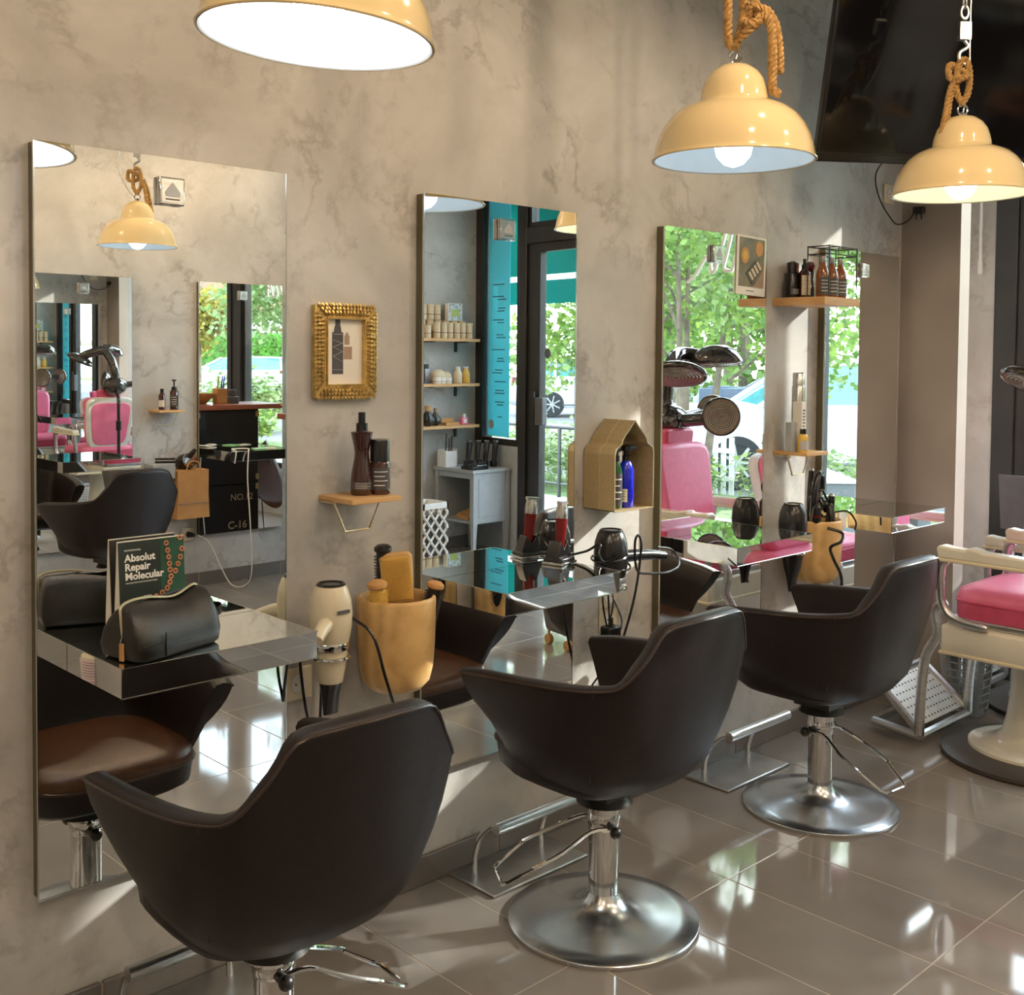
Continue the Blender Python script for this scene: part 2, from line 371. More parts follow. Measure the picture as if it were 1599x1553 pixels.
# baseboards, one object per tile
def baseboard(name, y0, y1, xs, xe):
    b = struct(MB().box(xs, xe, min(y0, y1), max(y0, y1), 0, .078).build(name, M['grout'], flat=True))
    x = xs; s = 1 if y0 > -2 else -1
    while x < xe - .05:
        w_ = min(.605, xe - x)
        MB().box(x + .0015, x + w_ - .0015, min(y0, y1) - (.004 if s > 0 else 0), max(y0, y1) + (0 if s > 0 else .004), .0008, .083).build('tile', M['base_tile'], b, bev=.002, seg=1)
        x += .608
    return b
baseboard('baseboard_left', WY - .010, WY, -2.6, 4.708)
baseboard('baseboard_right', OY, OY + .010, -2.6, 5.85)
# ---- shop front, slanted: local frame with +u along the wall away from the left wall, +n outwards
FL = math.hypot(1, .1184); ang = math.atan2(-1, .1184)
FM = Matrix.Translation((5.37, 0, 0)) @ Matrix.Rotation(ang, 4, 'Z')   # local x -> along the front (-y world); local y -> world +x (outwards)
def fr(name, u0, u1, z0, z1, n0, n1, m, parent=None, bev=0):
    mb = MB().box(u0 * FL, u1 * FL, n0, n1, z0, z1, FM)
    return mb.build(name, m, parent, bev=bev, flat=not bev)
fw_ = struct(fr('wall_front', -.04, .10, 0, ZC, 0, .16, M['stucco']))
struct(fr('wall_front_top', .10, 4.14, 2.78, ZC, 0, .16, M['stucco']))
struct(fr('wall_sill_1', .10, 2.50, 0, .42, 0, .14, M['grey']))
struct(fr('wall_sill_2', 3.60, 4.14, 0, .80, 0, .14, M['grey']))
def window(nm, u0, u1, z0, z1, f=.05, rails=()):
    w_ = struct(fr(nm, u0, u0 + f, z0, z1, .01, .08, M['frame']))
    fr('window_frame', u1 - f, u1, z0, z1, .01, .08, M['frame'], w_); fr('window_frame', u0 + f, u1 - f, z1 - f, z1, .01, .08, M['frame'], w_)
    fr('window_frame', u0 + f, u1 - f, z0, z0 + f, .01, .08, M['frame'], w_)
    zs = [z0 + f] + [r for r in rails] + [z1 - f]
    for r in rails: fr('window_frame', u0 + f, u1 - f, r - .03, r + .03, .01, .08, M['frame'], w_)
    for a, b in zip(zs[:-1], zs[1:]): fr('pane', u0 + f, u1 - f, a, b, .045, .049, M['glass'], w_)
    return w_
window('window_1', .20, .94, .42, 2.78)
window('window_2', 1.12, 2.50, .42, 2.78)
struct(fr('trim_3', .10, .20, 0, 2.78, -.01, .11, M['frame'], bev=.004)); struct(fr('trim_4', .93, 1.13, .42, 2.78, -.02, .12, M['frame'], bev=.004))
fr('casing', .985, 1.005, .5, 2.7, -.03, -.018, M['blackm'])['kind'] = 'structure'
struct(fr('trim_5', 2.50, 2.58, 0, 2.78, -.01, .11, M['frame'], bev=.004)); struct(fr('trim_6', 3.50, 3.585, 0, 2.78, -.01, .11, M['frame'], bev=.004))
w3 = window('window_3', 3.585, 4.136, .80, 2.78, .05)
fr('window_frame', 4.04, 4.136, .80, 2.78, -.01, .09, M['frame'], w3)
# door with transom
d1 = struct(fr('door_1', 3.36, 3.50, .02, 2.30, .01, .07, M['frame'], bev=.003))
fr('frame', 2.58, 2.70, .02, 2.30, .01, .07, M['frame'], d1, .003); fr('frame', 2.70, 3.36, 2.235, 2.30, .01, .07, M['frame'], d1, .003); fr('frame', 2.70, 3.36, .02, .14, .01, .07, M['frame'], d1, .003)
fr('pane', 2.70, 3.36, .14, 2.235, .035, .040, M['glass'], d1)
h = fr('handle', 3.375, 3.42, .98, 1.22, -.03, -.012, M['blackm'], d1, .004)
fr('lock_box', 3.27, 3.36, .98, 1.18, -.035, .01, M['dgrey'], d1, .006)
struct(fr('trim_7', 2.58, 3.50, 2.30, 2.42, -.01, .11, M['frame'], bev=.004))
window('window_4', 2.58, 3.50, 2.42, 2.78, .035)
st = MB().lathe([(.035, 0), (.035, .003)], 24, M=FM @ T(3.29 * FL, .030, 1.50) @ Rm(PI / 2, 'X')).build('round_sticker', M['dgrey'])
tag(st, 'round grey sticker on the glass of the shop door', 'sticker')
# cyan price film on window_3
cf = fr('price_film', 3.76, 4.03, .86, 2.72, .038, .042, M['cyan']); tag(cf, 'cyan translucent price list film on the window beside the door', 'film')
MB().lathe([(.035, 0), (.035, .002)], 24, M=FM @ T(3.98 * FL, .034, .95) @ Rm(PI / 2, 'X')).build('round_seal', M['grey'], cf)
lt = MB()
zz = 2.02
random.seed(3)
while zz > 1.0:
    k = random.choice((1, 2, 2)); 
    for _ in range(k):
        a = 3.80 + random.uniform(0, .05); b = 3.98 - random.uniform(0, .08)
        lt.box(a * FL, b * FL, .034, .036, zz, zz + .007, FM); zz -= .022
    zz -= random.choice((.02, .045, .07))
lt.build('lettering', M['ink'], cf, flat=True)
# white script sign on window_2 glass
ns = MB()
def stroke(pts, r=.011): ns.tube([FM @ Vector((u * FL, .030, z)) for u, _, z in catmull([(a, 0, b) for a, b in pts], 6)], r, 6)
stroke([(1.92, 1.95), (1.86, 1.99), (1.80, 2.06), (1.76, 2.10), (1.73, 2.06), (1.72, 2.0), (1.69, 2.02)])
stroke([(1.69, 2.02), (1.63, 2.18), (1.60, 2.28), (1.56, 2.26), (1.60, 2.10), (1.62, 2.02), (1.56, 2.0)])
stroke([(1.56, 2.0), (1.52, 2.12), (1.49, 2.25), (1.48, 2.10), (1.48, 2.0)]); stroke([(1.53, 2.08), (1.47, 2.09)])
tag(ns.build('script_sign', M['wtext']), 'white handwriting style sign on the big shop window', 'sign')
# awning outside over the door
aw = thing('awning', 'teal fabric awning over the shop door with white rail', 'awning')
mb = MB(); mb.add([FM @ Vector(p) for p in ((3.5 * FL, .2, 2.75), (5.6 * FL, .2, 2.75), (5.6 * FL, 1.3, 2.22), (3.8 * FL, 1.3, 2.22), (3.5 * FL, .2, 2.73), (5.6 * FL, .2, 2.73), (5.6 * FL, 1.3, 2.20), (3.8 * FL, 1.3, 2.20))],
     [(0, 1, 2, 3), (4, 7, 6, 5), (0, 3, 7, 4), (1, 5, 6, 2), (3, 2, 6, 7), (0, 4, 5, 1)]); mb.build('canopy', M['teal'], aw, flat=True)
fr('valance', 3.8, 5.6, 1.95, 2.17, 1.30, 1.304, M['teal'], aw); fr('rail', 3.8, 5.6, 2.16, 2.22, 1.28, 1.33, M['white'], aw)

# ------------------------------------------------------------------ mirrors
def mirror(x, yf, s, label):      # s=+1: on our wall (faces -y), s=-1: on the opposite wall (faces +y)
    t = thing('wall_mirror', label, 'mirror', (x, yf, 0), 0 if s > 0 else PI)
    w_ = .609; x0, x1 = (0, w_) if s > 0 else (-w_, 0); z0, z1 = .326, 1.934
    MB().box(x0 + .002, x1 - .002, .004, .034, z0 + .002, z1 - .002).build('backing', M['medge'], t, flat=True)
    MB().box(x0, x1, 0, .004, z0, z1).build('glass', M['mirror'], t, flat=True)
    MB().box(x0 - .0012, x0 + .0012, -.0012, .005, z0, z1).box(x1 - .0012, x1 + .0012, -.0012, .005, z0, z1).box(x0, x1, -.0012, .005, z0 - .0012, z0 + .0012).build('edge', M['medge2'], t, flat=True)
    return t
MX = [.899, 1.943, 2.986, 4.020]
ml = ['tall wall mirror behind the shelf with the black leather bag', 'tall wall mirror behind the shelf with the red clipper', 'tall wall mirror with a poster stuck at its top corner', 'tall wall mirror nearest to the pier and the television']
for x, l in zip(MX, ml): mirror(x, 0, 1, l)
OX = [2.420, 3.470]
mirror(OX[0], OM, -1, 'opposite wall mirror behind the brown chair, seen in reflection'); mirror(OX[1], OM, -1, 'opposite wall mirror reflecting the reception counter, seen in reflection')
# plaques stuck to the mirrors
def plaque(x, y, s, label):
    t = thing('mirror_plaque', label, 'plaque', (x, y, 1.857), 0 if s > 0 else PI)
    MB().box(-.031, .031, -.016, -.0015, -.031, .031).build('plate_frame', M['chrome'], t, bev=.003)
    MB().box(-.026, .026, -.0175, -.016, -.026, .026).build('plate', M['steel'], t, flat=True)
    MB().prism([(-.02, -.004), (0, .02), (.02, -.004), (.016, -.012), (-.016, -.012)], -.0185, -.0175, 'y').build('emblem', M['grey'], t, flat=True)
    MB().box(-.017, .017, -.0185, -.0175, -.020, -.017).build('lettering', M['dgrey'], t, flat=True)
for i, (x, l) in enumerate(zip((1.200, 2.244, 3.273, 4.305), ('small silver plaque on the mirror above the leather bag', 'small silver plaque on the mirror above the red clipper', 'small silver plaque on the mirror beside the poster', 'small silver plaque on the mirror beside the brown bottles'))):
    plaque(x, 0, 1, l)
plaque(2.73, OM, -1, 'small silver plaque on the opposite mirror behind a chair'); plaque(3.78, OM, -1, 'small silver plaque on the opposite mirror facing the counter')

# ------------------------------------------------------------------ mirrored table shelves
def table(x, y, s, label):
    t = thing('mirrored_shelf', label, 'shelf', (x, y, TZ), 0 if s > 0 else PI)
    x0, x1 = (0, .459) if s > 0 else (-.459, 0)
    MB().box(x0 + .001, x1 - .001, -.268, -.0015, -.061, -.0035).build('body', M['tmirror'], t, flat=True)
    MB().box(x0, x1, -.269, -.0015, -.0035, 0).build('top', M['tmirror'], t, flat=True)
    mb = MB()
    for a, b in (((x0, -.2695), (x1, -.2695)), ((x0, -.2695), (x0, -.002)), ((x1, -.2695), (x1, -.002))): mb.tube([(a[0], a[1], -.001), (b[0], b[1], -.001)], .0013, 6)
    mb.tube([(x0, -.2695, 0), (x0, -.2695, -.061)], .0012, 6).tube([(x0, -.2695, -.061), (x1, -.2695, -.061)], .001, 6)
    mb.build('edge', M['medge2'], t)
    return t
for x, l in zip(MX, ('mirrored shelf holding the black leather bag and display card', 'mirrored shelf holding the red clipper in its stand', 'mirrored shelf below the mirror with the poster', 'empty mirrored shelf nearest to the pier')):
    table(x + .062, 0, 1, l)
table(OX[0] + .076, OM, -1, 'mirrored shelf on the opposite wall beside the brown chair'); table(OX[1] + .076, OM, -1, 'mirrored shelf on the opposite wall with a white cable')

# ------------------------------------------------------------------ brown tub chairs
def tub_chair(label, loc, rz=0, lever=0.0, dz=0.0, grp='brown tub chairs'):
    t = thing('salon_chair', label, 'chair', loc, rz)
    top = [(-.272, .275, .660), (-.285, .20, .672), (-.292, .06, .685), (-.288, -.09, .698), (-.272, -.20, .712), (-.246, -.262, .730), (-.196, -.298, .792), (-.152, -.318, .855), (-.08, -.336, .868), (0, -.342, .870)]
    kne = [(-.236, .195, 0.543), (-.248, .13, 0.513), (-.252, .03, 0.493), (-.245, -.08, 0.478), (-.225, -.15, 0.470), (-.196, -.195, 0.468), (-.160, -.220, 0.468), (-.128, -.234, 0.468), (-.065, -.245, 0.468), (0, -.248, 0.468)]
    top = [(x, y, z + dz) for x, y, z in top]; kne = [(x, y, z + dz) for x, y, z in kne]
    sy = lambda L: L + [(-x, y, z) for x, y, z in L[-2::-1]]
    TP = catmull(sy(top), 3); KN = catmull(sy(kne), 3); n = len(TP)
    rs = []; th = .052
    for i in range(n):
        tp, kn = TP[i], KN[i]
        tg = (TP[min(i + 1, n - 1)] - TP[max(i - 1, 0)]); tg.z = 0; tg.normalize(); inn = Vector((tg.y, -tg.x, 0)) * -1
        if inn.dot(Vector((0, .02, 0)) - Vector((tp.x, tp.y, 0))) < 0: inn = -inn
        bul = -inn * .012
        ring = [Vector((kn.x * .52, kn.y * .52, .385 + dz)), Vector((kn.x * .85, kn.y * .85, kn.z * .45 + (.385 + dz) * .55)), kn]
        for s_ in (.2, .4, .6, .8, .95): ring.append(kn.lerp(tp, s_) + bul * math.sin(PI * s_))
        ring += [tp + Vector((0, 0, -.004)) , tp + inn * .008 + Vector((0, 0, .004)), tp + inn * th * .5 + Vector((0, 0, .007)), tp + inn * (th - .008) + Vector((0, 0, .003)), tp + inn * th + Vector((0, 0, -.008))]
        kb = Vector((kn.x * .98, kn.y * .98, .505 + dz)) + inn * .035
        tpi = tp + inn * th
        ring += [tpi.lerp(kb, .4), tpi.lerp(kb, .8), kb, Vector((kb.x * .9, kb.y * .9, .46 + dz)), Vector((kn.x * .5, kn.y * .5, .42 + dz))]
        rs.append(ring)
    sh = MB().rings(rs).build('shell', M['leather'], t, smooth=60)
    # piping along the outer top edge and the two vertical seams
    MB().tube([TP[i] + Vector((0, 0, -.003)) for i in range(n)], .0032, 6).build('piping', M['piping'], sh)
    for q in (4 * 3, n - 1 - 4 * 3):
        MB().tube([KN[q].lerp(TP[q], s_) + (TP[q].normalized() * Vector((1, 1, 0))) * (.0115 * math.sin(PI * s_) - .001) for s_ in [k / 8 for k in range(9)]], .0024, 5).build('seam', M['piping'], sh)
    # underside pan
    rows = []
    for i in range(0, n // 2 + 1):
        a, b = rs[i][0], rs[n - 1 - i][0]
        rows.append([a.lerp(b, k / 6) + Vector((0, 0, -.004 * math.sin(PI * k / 6))) for k in range(7)])
    MB().rings(rows, False, False, False).build('underside', M['leather'], t, smooth=60)
    # seat cushion
    def sq(a, b, z, y0): return [(a * (abs(math.cos(q)) ** .55) * (1 if math.cos(q) > 0 else -1), y0 + b * (abs(math.sin(q)) ** .55) * (1 if math.sin(q) > 0 else -1), z) for q in [2 * PI * k / 32 for k in range(32)]]
    MB().rings([sq(.20, .185, .400 + dz, .035), sq(.212, .212, .42 + dz, .045), sq(.216, .221, .472 + dz, .048)]).build('seat_front', M['leather'], t, smooth=60)
    cs = MB().rings([sq(.216, .221, .472 + dz, .048), sq(.219, .224, .482 + dz, .048), sq(.212, .217, .502 + dz, .046), sq(.17, .17, .514 + dz, .04), sq(.05, .05, .516 + dz, .03)]).build('seat_cushion', M['seat'], t, smooth=60)
    MB().tube(sq(.219, .224, .478 + dz, .048) + [sq(.219, .224, .478 + dz, .048)[0]], .003, 6).build('piping', M['piping'], cs)
    # column, collar, base
    MB().lathe([(.075, .322 + dz), (.060, .350 + dz)], 24).box(-.065, .065, -.065, .065, .345 + dz, .390 + dz).build('mount_plate', M['blackm'], t)
    MB().lathe([(.0405, .07), (.0405, .325 + dz)], 28).build('piston', M['chrome'], t, smooth=50)
    MB().lathe([(.041, .250), (.0435, .254), (.0435, .282 + dz * .3), (.038, .30 + dz * .6)], 28).build('collar', M['chrome'], t)
    MB().lathe([(.251, 0), (.2535, .004), (.2535, .010), (.250, .013), (.20, .0165), (.15, .022), (.105, .030), (.078, .040), (.060, .052), (.048, .066), (.0415, .080)], 64).build('base_disc', M['disc'], t, smooth=40)
    MB().lathe([(.247, -.0), (.249, .006)], 48).build('base_ring', M['rubber'], t)
    ca, sa = math.cos(lever), math.sin(lever)
    def lv(u, v, z): return (u * ca - v * sa, u * sa + v * ca, z)
    L_ = MB().tube(catmull([lv(-.02, .050, .262), lv(.05, .052, .262), lv(.13, .075, .225), lv(.20, .080, .195), lv(.205, .075, .190)], 4) + [Vector(lv(.27, .060, .150)), Vector(lv(.285, .05, .143)), Vector(lv(.285, -.05, .143)), Vector(lv(.27, -.060, .150))] + catmull([lv(.205, -.075, .190), lv(.20, -.080, .195), lv(.13, -.075, .225), lv(.05, -.052, .262), lv(-.02, -.050, .262)], 4), .0052, 8).build('foot_lever', M['chrome'], t)
    MB().tube([lv(-.01, -.07, .262), lv(-.01, .07, .262)], .011, 12).ball(lv(-.01, -.072, .262), .016).ball(lv(-.01, .072, .262), .016).build('pivot', M['blackm'], L_)
    return t
tub_chair('brown leather tub chair nearest the camera, facing the leather bag', (1.192, -.455, 0), .0, math.radians(-5), -.02)
tub_chair('brown leather tub chair facing the shelf with the red clipper', (2.203, -.447, 0), .0, math.radians(148))
tub_chair('brown leather tub chair facing the poster mirror, beside the pink chair', (3.297, -.440, 0), .0, math.radians(-96))
tub_chair('brown leather tub chair at the opposite wall, seen in the mirror', (2.62, -3.50, 0), PI - .12, math.radians(30))
# ------------------------------------------------------------------ footrests under the shelves
def footrest(x, label):
    t = thing('footrest', label, 'footrest', (x, 0, 0))
    MB().box(-.192, .192, -.172, .022, .001, .010).build('floor_plate', M['steel'], t, bev=.004)
    MB().tube([(-.182, -.165, .190), (.182, -.165, .190)], .0165, 20).build('bar', M['steel'], t, smooth=50)
    for s in (-1, 1):
        MB().tube(catmull([(s * .135, -.028, .009), (s * .135, -.030, .06), (s * .135, -.055, .12), (s * .135, -.105, .168), (s * .135, -.155, .187)], 5), .0085, 12).build('leg', M['chrome'], t)
footrest(1.20, 'brushed steel footrest below the shelf with the leather bag')
footrest(2.255, 'brushed steel footrest below the shelf with the red clipper')
footrest(3.350, 'brushed steel footrest below the poster mirror')

# ------------------------------------------------------------------ pendant lamps
def helix(mb, pts, R=.006, r=.0058, strands=3, turns=28, n=6):
    P = pts; L = sum((P[i + 1] - P[i]).length for i in range(len(P) - 1)); step = max(1, int(len(P)))
    D = [0]
    for i in range(len(P) - 1): D.append(D[-1] + (P[i + 1] - P[i]).length)
    K = int(L * 190) + 4
    for s in range(strands):
        q = []
        for k in range(K + 1):
            d = L * k / K; i = max(j for j in range(len(P)) if D[j] <= d + 1e-9); i = min(i, len(P) - 2)
            f = (d - D[i]) / max(1e-9, D[i + 1] - D[i]); p = P[i].lerp(P[i + 1], f); tg = (P[i + 1] - P[i]).normalized()
            a = tg.orthogonal().normalized() if abs(tg.x) > .95 else (Vector((1, 0, 0)) - tg * tg.x).normalized(); b = tg.cross(a)
            th = 2 * PI * (d / .040 + s / strands); q.append(p + (a * math.cos(th) + b * math.sin(th)) * R)
        mb.tube(q, r, 5)
def pendant(label, loc, tilt=0, tdir=0, style=0, bulb='bulb', rz=0, top=ZC, power=9, col=(1, .86, .66)):
    t = thing('pendant_lamp', label, 'lamp', loc, rz)
    TM = Rm(tdir, 'Z') @ Rm(tilt, 'Y') @ Rm(-tdir, 'Z')
    prof = [(.2105, -.002), (.2125, .001), (.2105, .004), (.208, .012), (.205, .030), (.198, .055), (.186, .082), (.168, .108), (.145, .128), (.115, .142), (.093, .148), (.0905, .152), (.089, .160), (.086, .180), (.078, .205), (.064, .226), (.044, .242), (.020, .250), (.006, .2515)]
    inn = [(.006, .246), (.02, .245), (.042, .237), (.06, .222), (.073, .202), (.081, .178), (.085, .150), (.11, .137), (.14, .123), (.163, .104), (.181, .079), (.193, .053), (.200, .028), (.204, .0), (.208, -.002)]
    sh = MB().lathe(prof, 56, cap0=False, M=TM).build('lamp_shade', M['enamel'], t, smooth=50)
    MB().lathe(inn, 56, cap0=False, cap1=False, M=TM).build('inner_shade', M['enamelin'], sh, smooth=50)
    MB().torus((0, 0, 0), .2115, .0028, 56, 6, TM).build('rim', M['enamel'], sh)
    MB().lathe([(.022, .17), (.022, .10), (.018, .09)], 16, M=TM).build('socket', M['white'], t)
    bl = MB().lathe([(.004, -.018), (.026, -.010), (.044, .010), (.050, .035), (.046, .060), (.030, .085), (.018, .10), (.016, .11)], 24, M=TM).build('bulb', M[bulb], t)
    # hardware above the shade
    hr = .255
    MB().torus((0, 0, 0), .016, .003, 20, 8, T(0, 0, hr + .014) @ Rm(PI / 2, 'X')).tube([(0, 0, .245), (0, 0, .262)], .006, 10).build('ring', M['chrome'], t)
    if style == 0:     # rope loop, knot and two falling tails
        mb = MB()
        up = Vector((.01, .01, .52))
        tz = top - loc[2]
        helix(mb, catmull([(-.022, 0, tz), (-.022, 0, .55), (-.021, 0, .40), (-.018, 0, .315), (-.006, 0, .292), (.006, 0, .31), (.018, 0, .36), (.022, 0, .45), (.016, 0, .60), (.012, 0, tz)], 5), .0068, .0066)
        knot = catmull([(.008, -.008, .315), (.030, -.028, .335), (.058, -.02, .365), (.050, .022, .39), (.022, .018, .372), (.024, -.028, .348), (.052, -.032, .352), (.066, .0, .375), (.046, .018, .35), (.03, -.012, .395), (.058, -.012, .402)], 4)
        helix(mb, knot, .0068, .0066)
        helix(mb, catmull([(.050, -.012, .392), (.076, -.02, .385), (.098, -.022, .35), (.108, -.022, .30), (.112, -.022, .255), (.112, -.022, .225)], 5), .0068, .0064)
        helix(mb, catmull([(.056, .0, .375), (.074, -.035, .362), (.084, -.045, .32), (.086, -.048, .26), (.086, -.05, .20), (.088, -.052, .172), (.104, -.055, .163)], 5), .0068, .0064)
        mb.build('rope', M['rope'], t, smooth=60)
        MB().tube(catmull([(0, 0, .283), (-.006, 0, .295), (-.004, 0, .31)], 4), .002, 6).build('wire_hook', M['steel'], t)
    else:              # hook, clevis and chain with a short rope sling
        mb = MB()
        helix(mb, catmull([(0, 0, .285), (-.022, 0, .33), (-.018, 0, .40), (0, 0, .43), (.018, 0, .40), (.018, 0, .33), (0, 0, .29)], 5), .006, .0058)
        mb2 = catmull([(-.012, -.01, .36), (-.05, -.015, .365), (-.045, 0, .41), (-.01, .01, .40), (.008, -.02, .375), (-.03, -.025, .36)], 4); helix(mb, mb2, .006, .0058)
        sgn = -1 if style == 1 else 1
        helix(mb, catmull([(sgn * .03, -.01, .37), (sgn * .05, -.015, .32), (sgn * .062, -.02, .26), (sgn * .075, -.02, .19)], 5), .0055, .0052)
        helix(mb, catmull([(sgn * .02, .0, .365), (sgn * .04, .0, .31), (sgn * (.048), -.0, .25), (sgn * .052, -.0, .205)], 5), .0055, .0052)
        mb.build('rope', M['rope'], t, smooth=60)
        MB().tube(catmull([(.0, 0, .49), (.012, 0, .47), (-.014, 0, .45), (-.012, 0, .425), (.004, 0, .415), (.018, 0, .43)], 5), .006, 10).box(-.018, .018, -.012, .012, .49, .545).build('hook', M['steel'], t)
        c = MB(); z = .56
        while z < top - loc[2]:
            c.torus((0, 0, z + .018), .011, .0032, 14, 6, Matrix.Identity(4) @ T(0, 0, 0), (1, 1, 1)) if False else None
            k = int((z - .56) / .034) % 2
            Mx = T(0, 0, z + .018) @ (Rm(PI / 2, 'X') if k else Rm(PI / 2, 'X') @ Rm(0, 'Z'))
            if k: Mx = T(0, 0, z + .018) @ Rm(PI / 2, 'Z') @ Rm(PI / 2, 'X')
            c.torus((0, 0, 0), .012, .0034, 14, 6, Mx, (1, 1.7, 1)); z += .034
        c.build('chain', M['steel'], t)
    MB().tube(catmull([(.0, 0, .25), (.012, .01, .30), (.03, .02, .40), (.028, .02, .5), (.03, .02, top - loc[2])] if style != 2 else [(.0, 0, .25), (-.05, 0, .31), (-.10, 0, .42), (-.09, 0, .55), (-.06, 0, .7), (-.05, 0, top - loc[2])], 5), .0024, 6).build('cord', M['steel'], t)
    return t
pendant('large tilted cream lamp above the leather bag, cut by the top edge', (1.087, -.757, 2.030), math.radians(3.8), 0, 0, 'bulb', -.72, power=7, col=(.95, .97, 1)).scale = (.945, .945, .945)
pendant('cream lamp on a knotted rope beside the television', (2.464, -.640, 2.010), 0, 0, 0, 'bulbc', -.72, power=4, col=(.92, .95, 1))
pendant('cream lamp on chain and hook in front of the television', (3.541, -.76, 2.022), 0, 0, 1, 'bulbw', -.72, power=6, col=(1, .82, .5))
pendant('cream lamp over the opposite chair, seen in the big mirror', (2.798, -3.534, 2.070), 0, 0, 2, 'bulbc', .60, power=6, col=(.95, .95, 1))
# unseen ceiling spots, added over the room as warm interior fill
k = 0
sp0 = thing('fill_spot', 'unseen ceiling spot added as warm room fill', 'lamp', (0, 0, ZC), group='added fill spots')
MB().lathe([(.055, 0), (.055, -.004), (.04, -.012), (.04, -.02)], 24).build('trim_ring', M['steel'], sp0); MB().lathe([(.036, -.0205), (.036, -.022)], 20).build('lens', M['fillglow'], sp0)
SP = [(-1.0, -1.3, 45), (-.3, -2.9, 100), (.55, -1.45, 66), (1.9, -1.7, 65), (3.2, -2.0, 50), (2.5, -1.25, 52), (1.7, -3.3, 70), (3.2, -3.62, 75), (3.9, -3.2, 50), (-1.9, -2.2, 35)]
for i, (x, y, e) in enumerate(SP):
    r = sp0 if i == 0 else dup(sp0, (x, y, ZC))
    r.location = (x, y, ZC)
    l = bpy.data.lights.new('fill_spot_light', 'SPOT'); l.energy = e * .45; l.color = (1, .74, .48); l.spot_size = 3.0; l.spot_blend = .25; l.shadow_soft_size = .03
    lo = bpy.data.objects.new('fill_spot_light', l); COL.objects.link(lo); lo.location = (x, y, ZC - .06)

# ------------------------------------------------------------------ television
tv = thing('television', 'large black flat television tilted out from the wall', 'television')
c0 = Vector((3.540, -.229, 2.189)); ud = Vector((.812, -.584, 0)); nd = Vector((-.584, -.812, 0)); tl_ = math.radians(17)
vd = (Vector((0, 0, 1)) * math.cos(tl_) + nd * math.sin(tl_)); nn_ = ud.cross(vd)
if nn_.dot(nd) < 0: nn_ = -nn_
TVM = Matrix(((ud.x, vd.x, nn_.x, c0.x), (ud.y, vd.y, nn_.y, c0.y), (ud.z, vd.z, nn_.z, c0.z), (0, 0, 0, 1)))
MB().box(0, .98, 0, .60, -.035, 0, TVM).build('casing', M['blackp'], tv, bev=.006)
MB().box(.015, .965, .040, .585, .0005, .0015, TVM).build('screen', M['screen'], tv, flat=True)
MB().box(.0, .98, .030, .034, .001, .003, TVM).build('bezel_line', M['blackm'], tv, flat=True)
MB().box(.2, .78, .12, .48, -.07, -.035, TVM).build('rear_housing', M['blackp'], tv, bev=.01)
MB().tube([TVM @ Vector((.45, .3, -.07)), (4.15, -.12, 2.5), (4.15, .010, 2.5)], .02, 10).box(4.05, 4.25, .012, .034, 2.35, 2.65).build('wall_bracket', M['blackm'], tv)

# ------------------------------------------------------------------ sockets, cables
def socket(x, z, label, dbl=1, y=WY, s=1):
    t = thing('wall_socket', label, 'socket', (x, y, z), 0 if s > 0 else PI)
    for k in range(dbl):
        o = k * .075
        MB().box(-.042, .042, -.009, 0, -.042 - o, .042 - o).build('plate', M['cream'], t, bev=.003)
        MB().torus((0, -.010, -o), .021, .0025, 20, 6, T(0, -.010, -o) @ Rm(PI / 2, 'X') @ T(0, .010, o)).lathe([(.019, 0), (.019, .002)], 20, M=T(0, -.009, -o) @ Rm(PI / 2, 'X')).build('receptacle', M['white'], t)
        MB().lathe([(.0025, 0), (.0025, .001)], 8, M=T(-.009, -.0115, -o) @ Rm(PI / 2, 'X')).lathe([(.0025, 0), (.0025, .001)], 8, M=T(.009, -.0115, -o) @ Rm(PI / 2, 'X')).build('holes', M['blackp'], t)
    return t
socket(1.562, .655, 'cream wall socket below the cream hair dryer')
socket(2.755, .705, 'double cream wall socket beside the tub chair, with black plugs', 2)
socket(4.573, 2.205, 'cream wall socket below the television')
socket(3.405, .335, 'cream socket with a black plug on the opposite wall', 1, OY, -1)
def cord(t, pts, r=.0035, m='blackp', n=6):
    o = MB().tube(catmull(pts, n), r, 8).build('cord', M[m]); adopt(t, o); return o
def cable(name, label, pts, r=.0035, m='blackp', cat='cable', n=6, grp=None):
    return tag(MB().tube(catmull(pts, n), r, 8).build(name, M[m]), label, cat, grp)
cable('power_cable', 'thin dark cable hanging from the television past the socket', [(4.42, -.06, 2.36), (4.44, .02, 2.28), (4.47, .02, 2.18), (4.53, .0, 2.10), (4.60, .0, 2.075), (4.68, -.01, 2.10), (4.69, -.045, 2.155)], .003)
pg = tag(MB().box(4.675, 4.703, -.075, -.030, 2.125, 2.155).tube([(4.688, -.064, 2.125), (4.688, -.064, 2.10)], .003, 6).tube([(4.688, -.041, 2.125), (4.688, -.041, 2.10)], .003, 6).build('plug', M['blackp'], bev=.004), 'black two-pin plug hanging on the pier by the television cable', 'plug')
cable('wall_wire', 'thin grey wire hanging down the bright wall near the shop window', [(5.30, .025, 2.75), (5.26, .022, 2.2), (5.20, .022, 1.85), (5.165, .018, 1.60), (5.185, .018, 1.55), (5.20, .018, 1.3), (5.205, .018, .9), (5.20, .018, .4)], .0025, 'steel')
bc = thing('blind_rod', 'white blind rod hanging beside the dark window frame', 'rod', (5.325, -.05, 0))
MB().tube([(0, 0, 2.75), (0, 0, 1.96)], .007, 10).build('rod', M['white'], bc); MB().lathe([(.008, 1.965), (.011, 1.95), (.013, 1.90), (.011, 1.895)], 12).build('end_cap', M['white'], bc)

